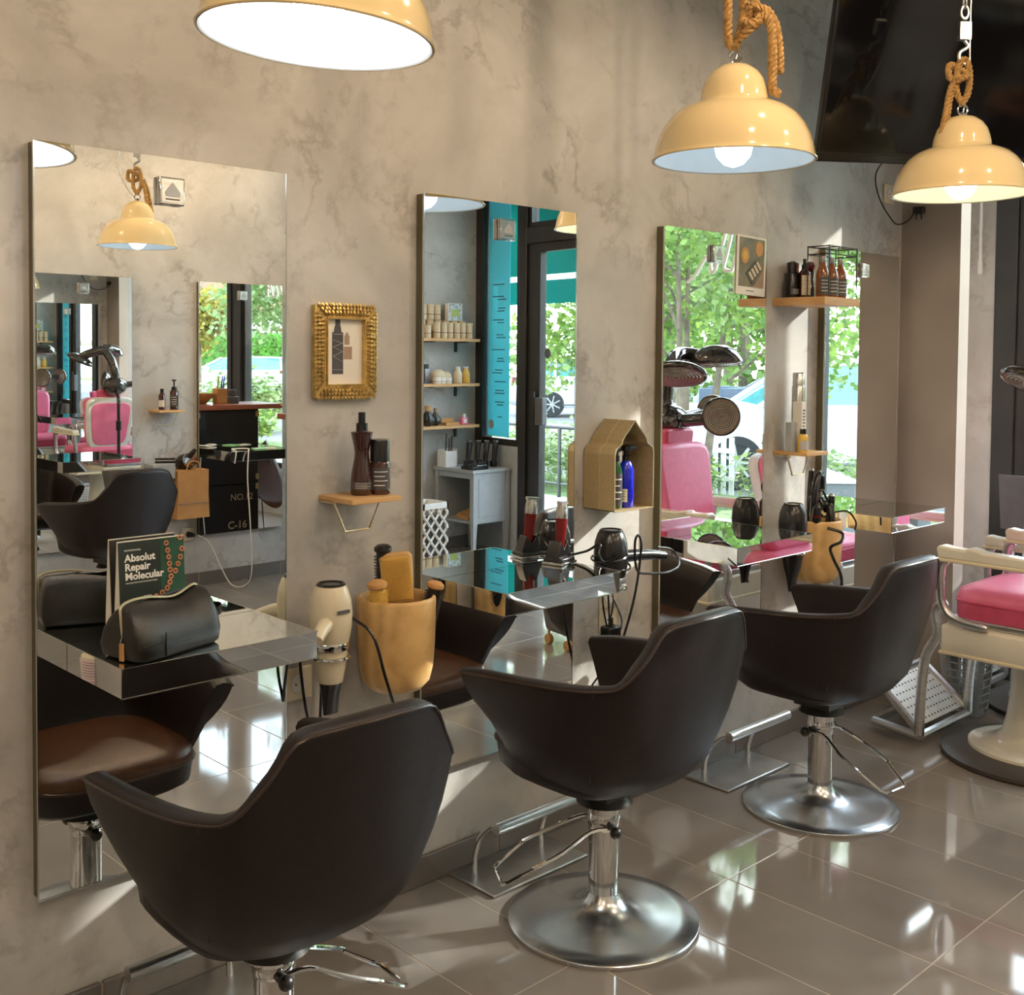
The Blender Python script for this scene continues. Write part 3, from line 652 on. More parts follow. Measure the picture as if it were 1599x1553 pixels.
# ------------------------------------------------------------------ small wooden shelves with wire brackets
def small_shelf(x, y, s, label, w_=.155, d=.148):
    t = thing('wooden_shelf', label, 'shelf', (x, y, 1.132), 0 if s > 0 else PI)
    x0, x1 = (0, w_) if s > 0 else (-w_, 0)
    MB().box(x0, x1, -d, -.001, -.013, 0).build('board', M['oak'], t, bev=.0015)
    a, b = x0 - .0 + .004, x1 - .004
    c = MB()
    for yy in (-d * .42,):
        c.tube([(a, yy, -.016), (a + .035, yy, -.092), (b - .035, yy, -.092), (b, yy, -.016), (a, yy, -.016)], .0035, 8)
    c.tube([(a, -.004, -.016), (a, yy, -.016)], .003, 6).tube([(b, -.004, -.016), (b, yy, -.016)], .003, 6)
    c.build('wire_bracket', M['brasse'], t)
small_shelf(1.627, WY, 1, 'small oak shelf with two brown bottles between the first mirrors')
small_shelf(3.715, WY, 1, 'small oak shelf with a silver can, beside the poster mirror')
small_shelf(3.150, OY, -1, 'small oak shelf with two bottles on the opposite wall', .17)

# ------------------------------------------------------------------ bottles
def bottle(name, label, x, y, z, prof, cap, m, cm='blackp', lab=None, lm='paper', cat='bottle', group=None, rz=0, n=24, nozzle=None, lettering=True):
    t = thing(name, label, cat, (x, y, z), rz, group)
    b = MB().lathe(prof, n).build('body', M[m], t, smooth=50)
    MB().lathe(cap, n).build('cap', M[cm], t, smooth=50)
    if nozzle: MB().cbox(nozzle[0], nozzle[1]).build('nozzle', M[cm], t, bev=.002)
    if lab:
        z0, z1, a0, a1 = lab; R0 = max(r for r, q in prof if z0 - .02 <= q <= z1 + .02) + .0006
        q = MB(); K = 10; rs = []
        for zz in (z0, z1): rs.append([(R0 * math.cos(a0 + (a1 - a0) * k / K), R0 * math.sin(a0 + (a1 - a0) * k / K), zz) for k in range(K + 1)])
        q.rings(rs, False, False, False); lb = q.build('label', M[lm], t)
        if lettering:
            q = MB(); R1 = R0 + .0006
            for i in range(4):
                zz = z1 - (z1 - z0) * (.2 + .2 * i); a = a0 + (a1 - a0) * .15; b_ = a0 + (a1 - a0) * (.85 - .15 * (i % 2))
                q.rings([[(R1 * math.cos(a + (b_ - a) * k / 6), R1 * math.sin(a + (b_ - a) * k / 6), e) for k in range(7)] for e in (zz, zz + (z1 - z0) * .035)], False, False, False)
            q.build('lettering', M['ink' if lm in ('paper', 'white', 'tan') else 'wtext'], lb)
    return t
A0, A1 = math.radians(-175), math.radians(-65)      # label faces the camera side
hour = [(.026, 0), (.029, .004), (.029, .03), (.027, .055), (.0195, .095), (.0185, .108), (.021, .125), (.0275, .155), (.0285, .162), (.012, .166)]
bottle('spray_bottle', 'hourglass shaped dark red-brown spray bottle on the small shelf', 1.712, -.035, 1.1325, hour, [(.015, .164), (.015, .184), (.0095, .186), (.0095, .212), (.002, .213)], 'amberd', lab=(.015, .035, A0, A1), lm='ink')
bottle('spray_can', 'dark round bottle with black cap beside the hourglass bottle', 1.757, -.052, 1.1325, [(.026, 0), (.027, .004), (.027, .078), (.0245, .084)], [(.0255, .085), (.0255, .138), (.024, .142), (.002, .142)], 'amberd', lab=(.012, .070, A0, A1), lm='ink')
# bottles on the big shelf
bs = thing('wall_shelf', 'thick oak shelf carrying brown bottles beside the poster mirror', 'shelf', (3.690, WY, 1.7195))
MB().box(0, .255, -.226, -.001, -.030, 0).build('board', M['oak'], bs, bev=.0015)
rnd = [(.022, 0), (.0245, .003), (.0245, .075), (.022, .095), (.012, .118), (.0095, .128)]
bz = 1.720
bottle('shampoo_bottle', 'square black bottle nearest the poster on the thick shelf', 3.735, -.020, bz, [(.026, 0), (.027, .003), (.027, .09), (.024, .095)], [(.018, .095), (.018, .135), (.002, .137)], 'blackp', lab=(.012, .035, A0, A1), lm='ink', n=8, rz=PI / 8)
bottle('shampoo_bottle', 'black pump bottle behind the square black bottle', 3.772, .0, bz, [(.022, 0), (.022, .10), (.012, .11)], [(.009, .11), (.009, .142), (.002, .143)], 'blackp')
bottle('oil_bottle', 'brown spray bottle with long cream label on the thick shelf', 3.765, -.058, bz, [(.022, 0), (.0225, .003), (.0225, .095), (.012, .108)], [(.0115, .108), (.0115, .126), (.007, .128), (.007, .148)], 'amberd', lab=(.010, .085, A0, A1), lm='cream')
bottle('red_capped_bottle', 'dark bottle with red round cap on the thick shelf', 3.815, -.050, bz, [(.019, 0), (.019, .10), (.012, .108)], [(.015, .108), (.020, .122), (.016, .138), (.002, .142)], 'amberd', 'red')
bottle('oil_bottle', 'orange box shaped bottle behind the red capped bottle', 3.800, .012, bz, [(.02, 0), (.02, .12)], [(.02, .12), (.02, .138)], 'amber', 'red', n=4, rz=PI / 4)
for i, (x, y, l) in enumerate(((3.738, -.152, 'amber bottle with black label, first of three under the wire rack'), (3.805, -.150, 'amber bottle with black label, middle of three under the wire rack'), (3.874, -.146, 'amber bottle with black label, last of three under the wire rack'))):
    bottle('amber_bottle', l, x, y, bz, rnd, [(.0105, .128), (.0115, .130), (.0115, .150), (.002, .152)], 'amber', 'silver', lab=(.008, .072, A0, A1), lm='ink', group='amber bottles on the thick shelf')
# wire rack around the amber bottles
rk = thing('wire_rack', 'black wire rack standing over the amber bottles', 'rack', (3.812, -.148, bz))
mb = MB()
for (x, y) in ((-.10, -.045), (.10, -.045), (-.10, .045), (.10, .045)): mb.tube([(x, y, .001), (x, y, .190)], .0025, 6)
for z in (.187, .158): mb.tube([(-.10, -.045, z), (.10, -.045, z), (.10, .045, z), (-.10, .045, z), (-.10, -.045, z)], .0025, 6)
mb.build('wire_frame', M['blackm'], rk)
mb = MB()
for x in (-.035, .035): mb.tube([(x, -.045, .187), (x, .045, .187)], .002, 6).tube([(x, -.045, .158), (x, -.045, .187)], .002, 6)
mb.build('cross_wires', M['blackm'], rk)
# things on the third small shelf
bottle('hairspray_can', 'tall silver hairspray can on the small shelf', 3.815, -.010, 1.1325, [(.024, 0), (.026, .003), (.026, .245), (.023, .252)], [(.0235, .25), (.0235, .298), (.02, .302), (.002, .303)], 'silver', 'steel')
bx = thing('product_box', 'tall white product box before the silver can', 'box', (3.777, -.040, 1.1325), .1)
MB().box(-.019, .019, -.019, .019, 0, .190).build('carton', M['paper'], bx, bev=.001)
mb = MB()
for i in range(7): mb.box(-.012, .008 - .004 * (i % 2), -.0198, -.0192, .155 - i * .012, .160 - i * .012)
mb.build('lettering', M['ink'], bx, flat=True)
bx = thing('product_box', 'small grey product box behind the yellow bottle', 'box', (3.735, -.030, 1.1325))
MB().box(-.017, .017, -.014, .014, 0, .112).build('carton', M['grey'], bx, bev=.001)
bottle('oil_bottle', 'small yellow bottle with black cap on the small shelf', 3.742, -.078, 1.1325, [(.019, 0), (.020, .003), (.020, .058), (.016, .068), (.010, .071)], [(.012, .070), (.012, .088), (.002, .089)], 'yellow', lab=(.010, .045, A0, A1), lm='grey')
# bottles on the opposite small shelf (world positions)
bottle('shampoo_bottle', 'small brown bottle on the opposite shelf, seen in the mirror', 3.205, -4.07, 1.1325, [(.02, 0), (.02, .09), (.012, .105)], [(.011, .105), (.011, .130)], 'amberd', lab=(.02, .06, 1.2, 3.2))
bottle('pump_bottle', 'brown pump bottle on the opposite shelf, seen in the mirror', 3.285, -4.07, 1.1325, [(.025, 0), (.0255, .11), (.016, .125)], [(.016, .125), (.016, .14), (.005, .142), (.005, .175), (.014, .178), (.014, .186)], 'amberd', lab=(.02, .09, 1.2, 3.2), lm='ink')

# ------------------------------------------------------------------ gold framed picture
gf = thing('picture_frame', 'ornate gold frame of leaves around a bottle picture', 'picture', (1.699, WY, 1.500))
ow, oh, iw, ih = .095, .119, .060, .086
mb = MB()
for (a, b, c, d) in ((-ow, -iw, -oh, oh), (iw, ow, -oh, oh), (-iw, iw, ih, oh), (-iw, iw, -oh, -ih)): mb.box(a, b, -.020, -.001, c, d)
mb.build('frame_back', M['gold'], gf, bev=.002)
random.seed(11); mb = MB()
def petal(px_, pz, ang_, L=.021, wd=.0052, y0=-.022, tip=.010):
    d = (math.cos(ang_), math.sin(ang_)); s = (-d[1], d[0]); vs = []
    for u, v, yy in ((0, 0, y0 + .004), (.35, 1, y0 - .001), (.35, -1, y0 - .001), (.8, .7, y0 - .006), (.8, -.7, y0 - .006), (1.05, 0, y0 - .004), (.5, 0, y0 - .0085)):
        vs.append((px_ + d[0] * u * L + s[0] * v * wd, yy, pz + d[1] * u * L + s[1] * v * wd))
    mb.add(vs, [(0, 2, 6), (0, 6, 1), (1, 6, 3), (2, 4, 6), (3, 6, 5), (4, 5, 6), (0, 1, 3, 5, 4, 2)])
for ring, (ax, az) in enumerate(((iw + .002, ih + .002), (iw + .011, ih + .011), (iw + .021, ih + .021))):
    per = []; st_ = .0098
    nx = int(2 * ax / st_); nz = int(2 * az / st_)
    for i in range(nx + 1):
        x = -ax + 2 * ax * i / nx; per += [(x, az, PI / 2 - .35 * x / ax), (x, -az, -PI / 2 + .35 * x / ax)]
    for i in range(1, nz):
        z = -az + 2 * az * i / nz; per += [(ax, z, .35 * z / az), (-ax, z, PI - .35 * z / az)]
    for (x, z, a) in per: petal(x, z, a + random.uniform(-.12, .12), .019, .0052, -.021 + .0015 * ring)
o = mb.build('gold_leaves', M['gold'], gf, smooth=20); o['kind'] = 'stuff'
MB().box(-.059, .059, -.008, -.006, -.085, .085).build('paper_sheet', M['paper'], gf, flat=True)
mb = MB().box(-.036, -.002, -.0088, -.008, -.058, .050).prism([(-.031, .050), (-.007, .050), (-.010, .066), (-.028, .066)], -.0088, -.008, 'y').box(-.0265, -.0115, -.0088, -.008, .066, .083)
mb.build('bottle_print', M['ink'], gf, flat=True)
MB().box(.000, .026, -.0088, -.008, -.020, .013).box(.002, .018, -.0088, -.008, .018, .042).prism([(.004, .042), (.016, .042), (.012, .050), (.008, .050)], -.0088, -.008, 'y').build('box_print', M['tan'], gf, flat=True)
mb = MB()
for a, b in (((-.034, .03), (-.004, .022)), ((-.004, .022), (-.034, .012)), ((-.034, .012), (-.004, .0)), ((-.004, .0), (-.034, -.012)), ((-.034, -.012), (-.004, -.026)), ((-.034, -.047), (-.004, -.047)), ((-.033, .045), (-.005, .045))):
    mb.tube([(a[0], -.0090, a[1]), (b[0], -.0090, b[1])], .0007, 4)
mb.build('line_print', M['grey'], gf)
mb = MB()
for (a, b, c, d) in ((-.0605, -.058, -.0865, .0865), (.058, .0605, -.0865, .0865), (-.058, .058, .084, .0865), (-.058, .058, -.0865, -.084)): mb.box(a, b, -.024, -.006, c, d)
mb.build('inner_lip', M['gold'], gf, flat=True)

# ------------------------------------------------------------------ poster card on the third mirror
po = thing('poster', 'white bordered photo card stuck to the top corner of the mirror', 'poster', (3.489, -.0025, 1.828), 0, None, 0, .03)
MB().box(-.092, .092, -.003, 0, -.108, .108).build('card', M['paper'], po, flat=True)
MB().box(-.080, .080, -.0040, -.003, -.078, .100).build('photo', pm('photo_ground', (.17, .15, .09), .4, 0, .5, 14), po, flat=True)
def disk(x, z, r, m, nm='photo_spot', y=-.0050): MB().prism([(x + r * math.cos(2 * PI * k / 18), z + r * 1.15 * math.sin(2 * PI * k / 18)) for k in range(18)], y, -.0042, 'y').build(nm, M[m], po, flat=True)
disk(-.045, .035, .026, 'kraft'); disk(.045, .065, .024, 'kraft'); disk(-.045, .035, .015, 'yellow', y=-.0056)
MB().prism([(-.04, -.03), (.022, .022), (.062, -.012), (.0, -.068)], -.0052, -.0044, 'y').build('palette', M['ink'], po, flat=True)
mb = MB()
for k in range(4):
    ox, oz = -.022 + k * .016, -.028 + k * .0132
    mb.prism([(ox, oz), (ox + .010, oz + .008), (ox + .036, oz - .018), (ox + .026, oz - .026)], -.0058, -.0053, 'y')
mb.build('palette_pans', M['cork'], po, flat=True)
MB().prism([(.0, -.078), (.080, -.078), (.080, .01), (.066, -.02), (.02, -.07)], -.0044, -.0041, 'y').build('photo_cloth', M['tan'], po, flat=True)
MB().box(-.03, .02, -.0035, -.003, -.094, -.091).build('lettering', M['ink'], po, flat=True)

# ------------------------------------------------------------------ turned wooden pots on the wall
def pot(x, y, z, label):
    t = thing('wooden_pot', label, 'pot', (x, y, z))
    MB().lathe([(.03, .0), (.068, .006), (.088, .028), (.097, .065), (.101, .12), (.103, .20), (.1035, .240), (.101, .246), (.096, .248), (.092, .244), (.090, .232), (.088, .12), (.05, .09), (.002, .09)], 56).build('body', M['potwood'], t, smooth=50)
    MB().box(-.03, .03, .09, WY - y + .0, .05, .20).build('wall_mount', M['potwood'], t)
    return t
PX, PY, PZ = 1.800, -.070, .616
pot(PX, PY, PZ, 'round turned wooden pot full of hair brushes'); pot(3.855, -.070, .620, 'round turned wooden pot full of black curling irons')
# brushes
def paddle():
    t = thing('paddle_brush', 'flat square wooden bristle brush standing in the wooden pot', 'brush', (PX + .006, PY - .022, PZ + .1), math.radians(-38), None, math.radians(-4), math.radians(-5))
    MB().rings([[(a * .9, y, b) for a, b in pts] for y, pts in ((-.012, [(-.044, .13), (-.048, .25), (-.038, .262), (.038, .262), (.048, .25), (.044, .13)]), (.010, [(-.044, .13), (-.048, .25), (-.038, .262), (.038, .262), (.048, .25), (.044, .13)]))]).build('paddle', M['potwood'], t, bev=.005)
    MB().box(-.036, .036, -.0145, -.012, .137, .250).build('pad', M['yellow'], t, bev=.002)
    MB().tube([(0, 0, .13), (0, 0, .0)], .009, 10).build('handle', M['potwood'], t)
    mb = MB()
    for i in range(9):
        for j in range(14):
            x = -.031 + i * .00775; z = .143 + j * .0078; mb.tube([(x, -.0145, z), (x, -.030, z)], .0011, 4)
    o = mb.build('bristles', M['bristle'], t); o['kind'] = 'stuff'
paddle()
def round_brush(label, dx, dy, lean, ld, m, cap='bristle', h=.20, r=.026):
    t = thing('round_brush', label, 'brush', (PX + dx, PY + dy, PZ + .1)); TM = Rm(ld, 'Z') @ Rm(lean, 'Y')
    MB().lathe([(r * .75, .06), (r * .75, h)], 20, M=TM).build('barrel', M[m], t); MB().lathe([(r * .9, h), (r, h + .004), (r * .95, h + .012), (r * .6, h + .018), (.002, h + .02)], 20, M=TM).build('end_cap', M[cap], t)
    MB().tube([TM @ Vector((0, 0, 0)), TM @ Vector((0, 0, .06))], .008, 8).build('handle', M['potwood'], t)
    mb = MB(); random.seed(5)
    for j in range(int(h * 90)):
        z = .07 + (h - .075) * j / int(h * 90)
        for k in range(16):
            a = 2 * PI * k / 16 + j * .2; mb.tube([TM @ Vector((r * .72 * math.cos(a), r * .72 * math.sin(a), z)), TM @ Vector((r * 1.05 * math.cos(a), r * 1.05 * math.sin(a), z))], .0009, 3)
    o = mb.build('bristles', M[m], t); o['kind'] = 'stuff'
round_brush('round brush with orange cap, left in the wooden pot', -.060, -.010, -.14, .6, 'yellow', 'kraft', .185)
round_brush('round brush with copper cap, right in the wooden pot', .062, -.026, .22, -.6, 'blackm', 'kraft', .165, .024)
round_brush('long black round brush at the back of the wooden pot', -.012, .030, -.04, 0, 'blackm', 'blackp', .262, .024)

# ------------------------------------------------------------------ hair dryers
def dryer(name, label, loc, m, hdir, hlen=.16, ring='chrome', cone=True, intake='dgrey', rz=0, noz=True):
    t = thing(name, label, 'hair dryer', loc, rz)
    MB().lathe([(.036, .128), (.041, .122), (.050, .095), (.0535, .060), (.0525, .025), (.047, -.005), (.044, -.015)], 32).build('barrel', M[m], t, smooth=50)
    g = MB().lathe([(.034, .124), (.037, .130), (.033, .134), (.029, .130)], 28).build('intake_ring', M['blackp'], t)
    mb = MB().lathe([(.028, .129), (.020, .1305), (.010, .131), (.002, .131)], 24); mb.build('intake_grille', M[intake], t)
    MB().lathe([(.0455, -.012), (.0475, -.018), (.0455, -.030), (.042, -.030)], 32).build('chrome_ring', M[ring], t)
    if cone: MB().lathe([(.042, -.026), (.038, -.07), (.031, -.112), (.030, -.114)], 28).build('front_cone', M[m], t, smooth=50)
    if noz: MB().rings([[(.030 * math.cos(a) , .030 * math.sin(a), -.112) for a in [2 * PI * k / 16 for k in range(16)]], [(.024 * math.cos(a), .017 * math.sin(a), -.15) for a in [2 * PI * k / 16 for k in range(16)]], [(.022 * math.cos(a), .006 * math.sin(a), -.195) for a in [2 * PI * k / 16 for k in range(16)]]]).build('nozzle', M['blackp'], t, smooth=50)
    hd = Vector(hdir).normalized(); p0 = Vector((0, 0, .045)) + hd * .035
    P = [p0, p0 + hd * hlen * .35, p0 + hd * hlen * .7 + Vector((0, 0, -.004)), p0 + hd * hlen + Vector((0, 0, -.012))]
    hn = MB().tube(catmull(P, 4), [.021 - .0006 * k for k in range(13)], 14).build('handle', M[m], t, smooth=50)
    return t, p0 + hd * hlen
d1_, e1 = dryer('hair_dryer', 'cream hair dryer with black nozzle hanging beside the first mirror', (1.590, -.075, .792), 'cream', (-.75, -.62, -.12), .085)
MB().box(-.018, .018, -.0565, -.053, .066, .074).build('lettering', M['dgrey'], d1_)
hk = thing('dryer_holder', 'chrome ring holder carrying the cream hair dryer', 'holder', (1.590, -.075, .76)); MB().torus((0, 0, -.018), .047, .004, 28, 8).tube([(0, .047, -.018), (0, .105, -.018)], .005, 8).box(-.02, .02, .103, .110, -.05, .02).build('ring_arm', M['chrome'], hk)
d2_, e2 = dryer('hair_dryer', 'black hair dryer with wrapped cord beside the red clipper shelf', (2.592, -.120, .828), 'blackp', (.98, -.10, -.02), .20, 'steel', False, noz=False)
MB().torus((0, 0, .03), .056, .0035, 28, 6, Rm(.25, 'X')).torus((0, 0, .05), .055, .0035, 28, 6, Rm(-.15, 'Y')).torus((-.05, 0, .03), .035, .0035, 20, 6, Rm(1.1, 'Y')).build('wrapped_cord', M['blackp'], d2_)
hk = thing('dryer_holder', 'chrome ring holder carrying the black wrapped hair dryer', 'holder', (2.592, -.120, .796)); MB().torus((0, 0, -.012), .048, .006, 28, 8).tube([(0, .048, -.012), (0, .150, -.012)], .005, 8).box(-.02, .02, .148, .156, -.05, .02).build('ring_arm', M['chrome'], hk)
d3_, e3 = dryer('hair_dryer', 'black hair dryer with beige intake behind the third mirrored shelf', (3.640, -.105, .815), 'blackp', (.80, .1, -.55), .15, 'red', True, 'cork', noz=True)
hk = thing('dryer_holder', 'chrome ring holder carrying the black and red hair dryer', 'holder', (3.640, -.105, .78)); MB().torus((0, 0, -.014), .047, .005, 28, 8).tube([(0, .047, -.014), (0, .135, -.014)], .005, 8).box(-.02, .02, .133, .141, -.05, .02).build('ring_arm', M['chrome'], hk)
cord(d1_, [(1.63, -.10, .84), (1.655, -.16, .80), (1.675, -.185, .70), (1.70, -.19, .62), (1.745, -.17, .53), (1.79, -.13, .47), (1.80, -.08, .40), (1.79, -.0, .30)], .004)
cord(d1_, [(1.500, .0, .63), (1.497, -.02, .71), (1.51, -.03, .79), (1.53, -.02, .80), (1.545, -.01, .7), (1.56, -.01, .6), (1.60, -.0, .45), (1.62, .01, .3)], .0038)
cord(d1_, [(1.60, -.02, .72), (1.605, -.01, .6), (1.60, .0, .45), (1.58, .01, .3)], .0038)
clipper_cord_pts = [(2.46, -.055, .878), (2.50, -.05, .885), (2.52, -.09, .90), (2.53, -.13, .925), (2.515, -.14, .895), (2.53, -.15, .872), (2.56, -.175, .885)]
cord(d2_, [(2.80, -.135, .885), (2.86, -.14, .872), (2.885, -.15, .845), (2.84, -.19, .825), (2.76, -.21, .82), (2.68, -.20, .825), (2.64, -.185, .84), (2.635, -.18, .92), (2.645, -.185, .945), (2.665, -.18, .90), (2.66, -.16, .75), (2.65, -.12, .60), (2.645, -.05, .40)], .004)
for i, p in enumerate(([(2.72, .0, .76), (2.70, -.04, .72), (2.66, -.06, .66), (2.64, -.07, .74), (2.635, -.06, .82)], [(2.75, -.0, .70), (2.72, -.06, .64), (2.66, -.07, .60), (2.64, -.05, .70), (2.655, -.03, .82)], [(2.74, .0, .63), (2.70, -.05, .56), (2.64, -.05, .50), (2.58, -.03, .42), (2.57, .0, .32)])):
    cable('plug_cable', ('thin black cord from the upper socket under the clipper shelf', 'thin black cord crossing below the clipper shelf', 'thin black cord falling from the lower socket')[i], p, .0032)
ad = thing('power_adapter', 'black power adapter hanging in the cords below the clipper shelf', 'adapter', (2.665, -.06, .60)); MB().box(-.028, .028, -.022, .022, -.04, .04).build('body', M['blackp'], ad, bev=.006); MB().tube([(0, 0, .038), (0, 0, .065)], .008, 8).build('strain_relief', M['rubber'], ad)
# ------------------------------------------------------------------ perforated arabesque shelf
ar = thing('arch_shelf', 'pierced brass arch shaped wall shelf holding green and blue bottles', 'shelf', (2.724, 0, 1.008))
half = [(.094, 0), (.094, .10), (.094, .178), (.088, .196), (.070, .205), (.062, .211), (.059, .222), (.046, .238), (.028, .254), (.013, .269), (0, .283)]
out_ = [(-a, b) for a, b in half] + [(a, b) for a, b in half[-2::-1]]
mb = MB(); th = .0022; F, B = -.100, .030; n = len(out_)
q = [[(a, F, b), (a, B, b), (a * (1 - .03), B, max(b - .0, 0.0) * .985 + .002), (a * (1 - .03), F, b * .985 + .002)] for a, b in out_]
mb.rings(q, True, True, True); mb.box(-.094, .094, F, B, 0, .0025)
mb.build('pierced_sides', M['brass'], ar, flat=True)
MB().tube([(a, F, b) for a, b in out_] + [(-.094, F, 0)], .0022, 6).build('front_rim', M['brasse'], ar)
mb = MB(); random.seed(2)
def inside(x, z):
    x = abs(x)
    for (a, b), (c, d) in zip(half[:-1], half[1:]):
        if b <= z <= d: return x <= a + (c - a) * (z - b) / max(1e-6, d - b)
    return False
for i in range(-18, 36):
    for s_ in (1, -1):
        seg = [(s_ * (-.1 + .2 * t), -.1 + i * .011 + .2 * t) for t in [k / 40 for k in range(41)]]
        run = [p_ for p_ in seg if inside(*p_)]
        if len(run) > 2: mb.tube([(run[0][0], B - .003, run[0][1]), (run[-1][0], B - .003, run[-1][1])], .0009, 4)
o = mb.build('lattice_back', M['brass'], ar); o['kind'] = 'stuff'
mb = MB()
for yy in (-.036,): mb.tube([(a * 1.002, yy, b * 1.002) for a, b in out_], .0008, 5)
mb.build('side_ribs', M['brasse'], ar)
trig = [(.013, .148), (.013, .165), (.008, .168), (.008, .178), (.018, .180), (.018, .196), (.004, .200)]
bottle('spray_bottle', 'tall green bottle partly hidden behind the arch edge', 2.652, -.058, 1.0110, [(.017, 0), (.019, .004), (.019, .098), (.014, .106)], [(.011, .106), (.011, .135), (.009, .137), (.009, .15)], 'green')
bottle('spray_bottle', 'dark green trigger bottle, middle of the arch shelf', 2.690, -.050, 1.0110, [(.021, 0), (.023, .004), (.023, .115), (.016, .14), (.013, .148)], trig, 'green', lab=(.010, .112, A0, A1), lm='ink', nozzle=((-.012, -.012, .190), (.030, .016, .014)))
bottle('spray_bottle', 'bright blue trigger bottle in the brass arch shelf', 2.740, -.052, 1.0110, [(.023, 0), (.026, .004), (.026, .118), (.018, .14), (.013, .148)], trig, 'blue', lab=(.018, .060, A0, A0 + .8), lm='paper', nozzle=((.014, -.010, .190), (.036, .016, .016)))
# ------------------------------------------------------------------ clipper
cl = thing('hair_clipper', 'red and chrome hair clipper upright in a black charging stand', 'clipper', (2.418, -.068, TZ + .001), math.radians(12), None)
CM = T(0, 0, .030) @ Rm(math.radians(6), 'Y')
def ov(a, b, z, y=0): return [(a * math.cos(t), y + b * math.sin(t), z) for t in [2 * PI * k / 20 for k in range(20)]]
MB().rings([ov(.014, .012, 0), ov(.0165, .014, .03), ov(.018, .016, .07), ov(.0205, .018, .105)], M=CM).build('grip', M['red'], cl, smooth=60)
MB().rings([ov(.0205, .018, .105), ov(.022, .018, .125), ov(.019, .014, .148)], M=CM).build('head', M['chrome'], cl, smooth=60)
MB().box(-.021, .021, -.008, .008, .147, .156, CM).build('blade', M['steel'], cl, bev=.001)
MB().rings([[( a * w_, b, z) for a, b in ((-1, -.032), (1, -.032), (1, .034), (-1, .034))] for w_, z in ((.040, .008), (.036, .02))]).prism([(-.036, .018), (.036, .018), (.026, .050), (.018, .070), (.012, .060), (0, .045), (-.012, .060), (-.018, .070), (-.026, .050)], -.018, .026, 'y').build('stand', M['blackp'], cl, bev=.003)
MB().box(-.043, .043, -.036, .036, 0, .008).build('stand_base', M['chrome'], cl, bev=.002)
cord(cl, clipper_cord_pts, .004)
# ------------------------------------------------------------------ leather bag
bg_ = thing('toiletry_bag', 'black leather toiletry bag with zip on the mirrored shelf', 'bag', (1.092, -.178, TZ + .001), math.radians(17))
def sqr(a, b, z, p=.5, dx=0, dy=0): return [(dx + a * abs(math.cos(t)) ** p * (1 if math.cos(t) > 0 else -1), dy + b * abs(math.sin(t)) ** p * (1 if math.sin(t) > 0 else -1), z) for t in [2 * PI * (k + .5) / 40 for k in range(40)]]
rs = []
for z, a, b, p_ in ((0, .106, .060, .22), (.006, .113, .066, .24), (.03, .117, .069, .24), (.06, .116, .062, .26), (.085, .114, .048, .3), (.103, .111, .032, .35), (.112, .106, .016, .45), (.115, .10, .005, .6)):
    r = sqr(a, b, z, p_)
    rr = []
    for x, y, zz in r:
        dent = .016 * math.exp(-((x - .035) / .045) ** 2) * (z / .1) ** 1.2 * (1 if y < 0 else .3)
        sag = .012 * math.exp(-((x - .03) / .05) ** 2) * (z / .1) ** 2
        rr.append((x + .003 * math.sin(40 * y + 9 * z), y + dent, zz - sag + .006 * (x / .11) * (z / .1)))
    rs.append(rr)
MB().rings(rs).build('body', pm('black_leather', (.012, .0115, .010), .30, 0, .2, 70, .4, 500, spec=.6), bg_, smooth=70)
MB().tube(catmull([(-.114, -.010, .045), (-.114, -.004, .085), (-.106, 0, .112), (-.05, 0, .117), (.03, 0, .106), (.09, 0, .121), (.105, 0, .10)], 5), .003, 6).build('zip', M['brasse'], bg_)
MB().box(-.121, -.1175, -.018, -.006, .002, .038).build('zip_pull', M['kraft'], bg_, bev=.001); MB().tube(catmull([(-.117, -.012, .05), (-.121, -.012, .044), (-.119, -.012, .036)], 3), .002, 6).build('zip_slider', M['chrome'], bg_)
MB().rings([[(x, y, z - .010), (x, y, z + .010), (x + .002, y, z + .010), (x + .002, y, z - .010)] for x, y, z in catmull([(.112, -.03, .055), (.135, -.032, .058), (.155, -.015, .060), (.150, .012, .060), (.13, .022, .058), (.112, .020, .055)], 4)]).build('strap', M['blackp'], bg_)
MB().tube([(-.116, -.069, .035), (-.06, -.070, .035)], .0015, 5).tube([(-.055, -.0695, .004), (-.055, -.069, .055)], .0015, 5).build('stitched_seam', M['blackm'], bg_)
# ------------------------------------------------------------------ display card
dc = thing('display_card', 'dark tent shaped display card with white title behind the bag', 'card', (1.142, -.022, TZ + .001), 0)
W2, HC, DB = .078, .208, .017
fm = Matrix(((1, 0, 0, 0), (0, 0, 0, 0), (0, 0, 0, 0), (0, 0, 0, 1)))
MB().prism([(-DB, 0), (DB, 0), (.002, HC), (-.002, HC)], -W2, W2, 'x').build('tent', M['paper'], dc, flat=True)
ta = math.atan2(DB - .002, HC); DM = T(0, -DB - .0006, 0) @ Rm(-ta, 'X')
Lf = math.hypot(HC, DB)
MB().box(-W2 + .0005, W2 - .0005, -.0006, 0, .001, Lf - .002, DM).build('front_print', pm('dark_green_print', (.022, .032, .028), .35, 0, .3, 9), dc, flat=True)
MB().box(.020, W2 - .001, -.0010, -.0006, .001, Lf - .002, DM).build('green_band', pm('green_print', (.02, .075, .045), .35, 0, .5, 7), dc, flat=True)
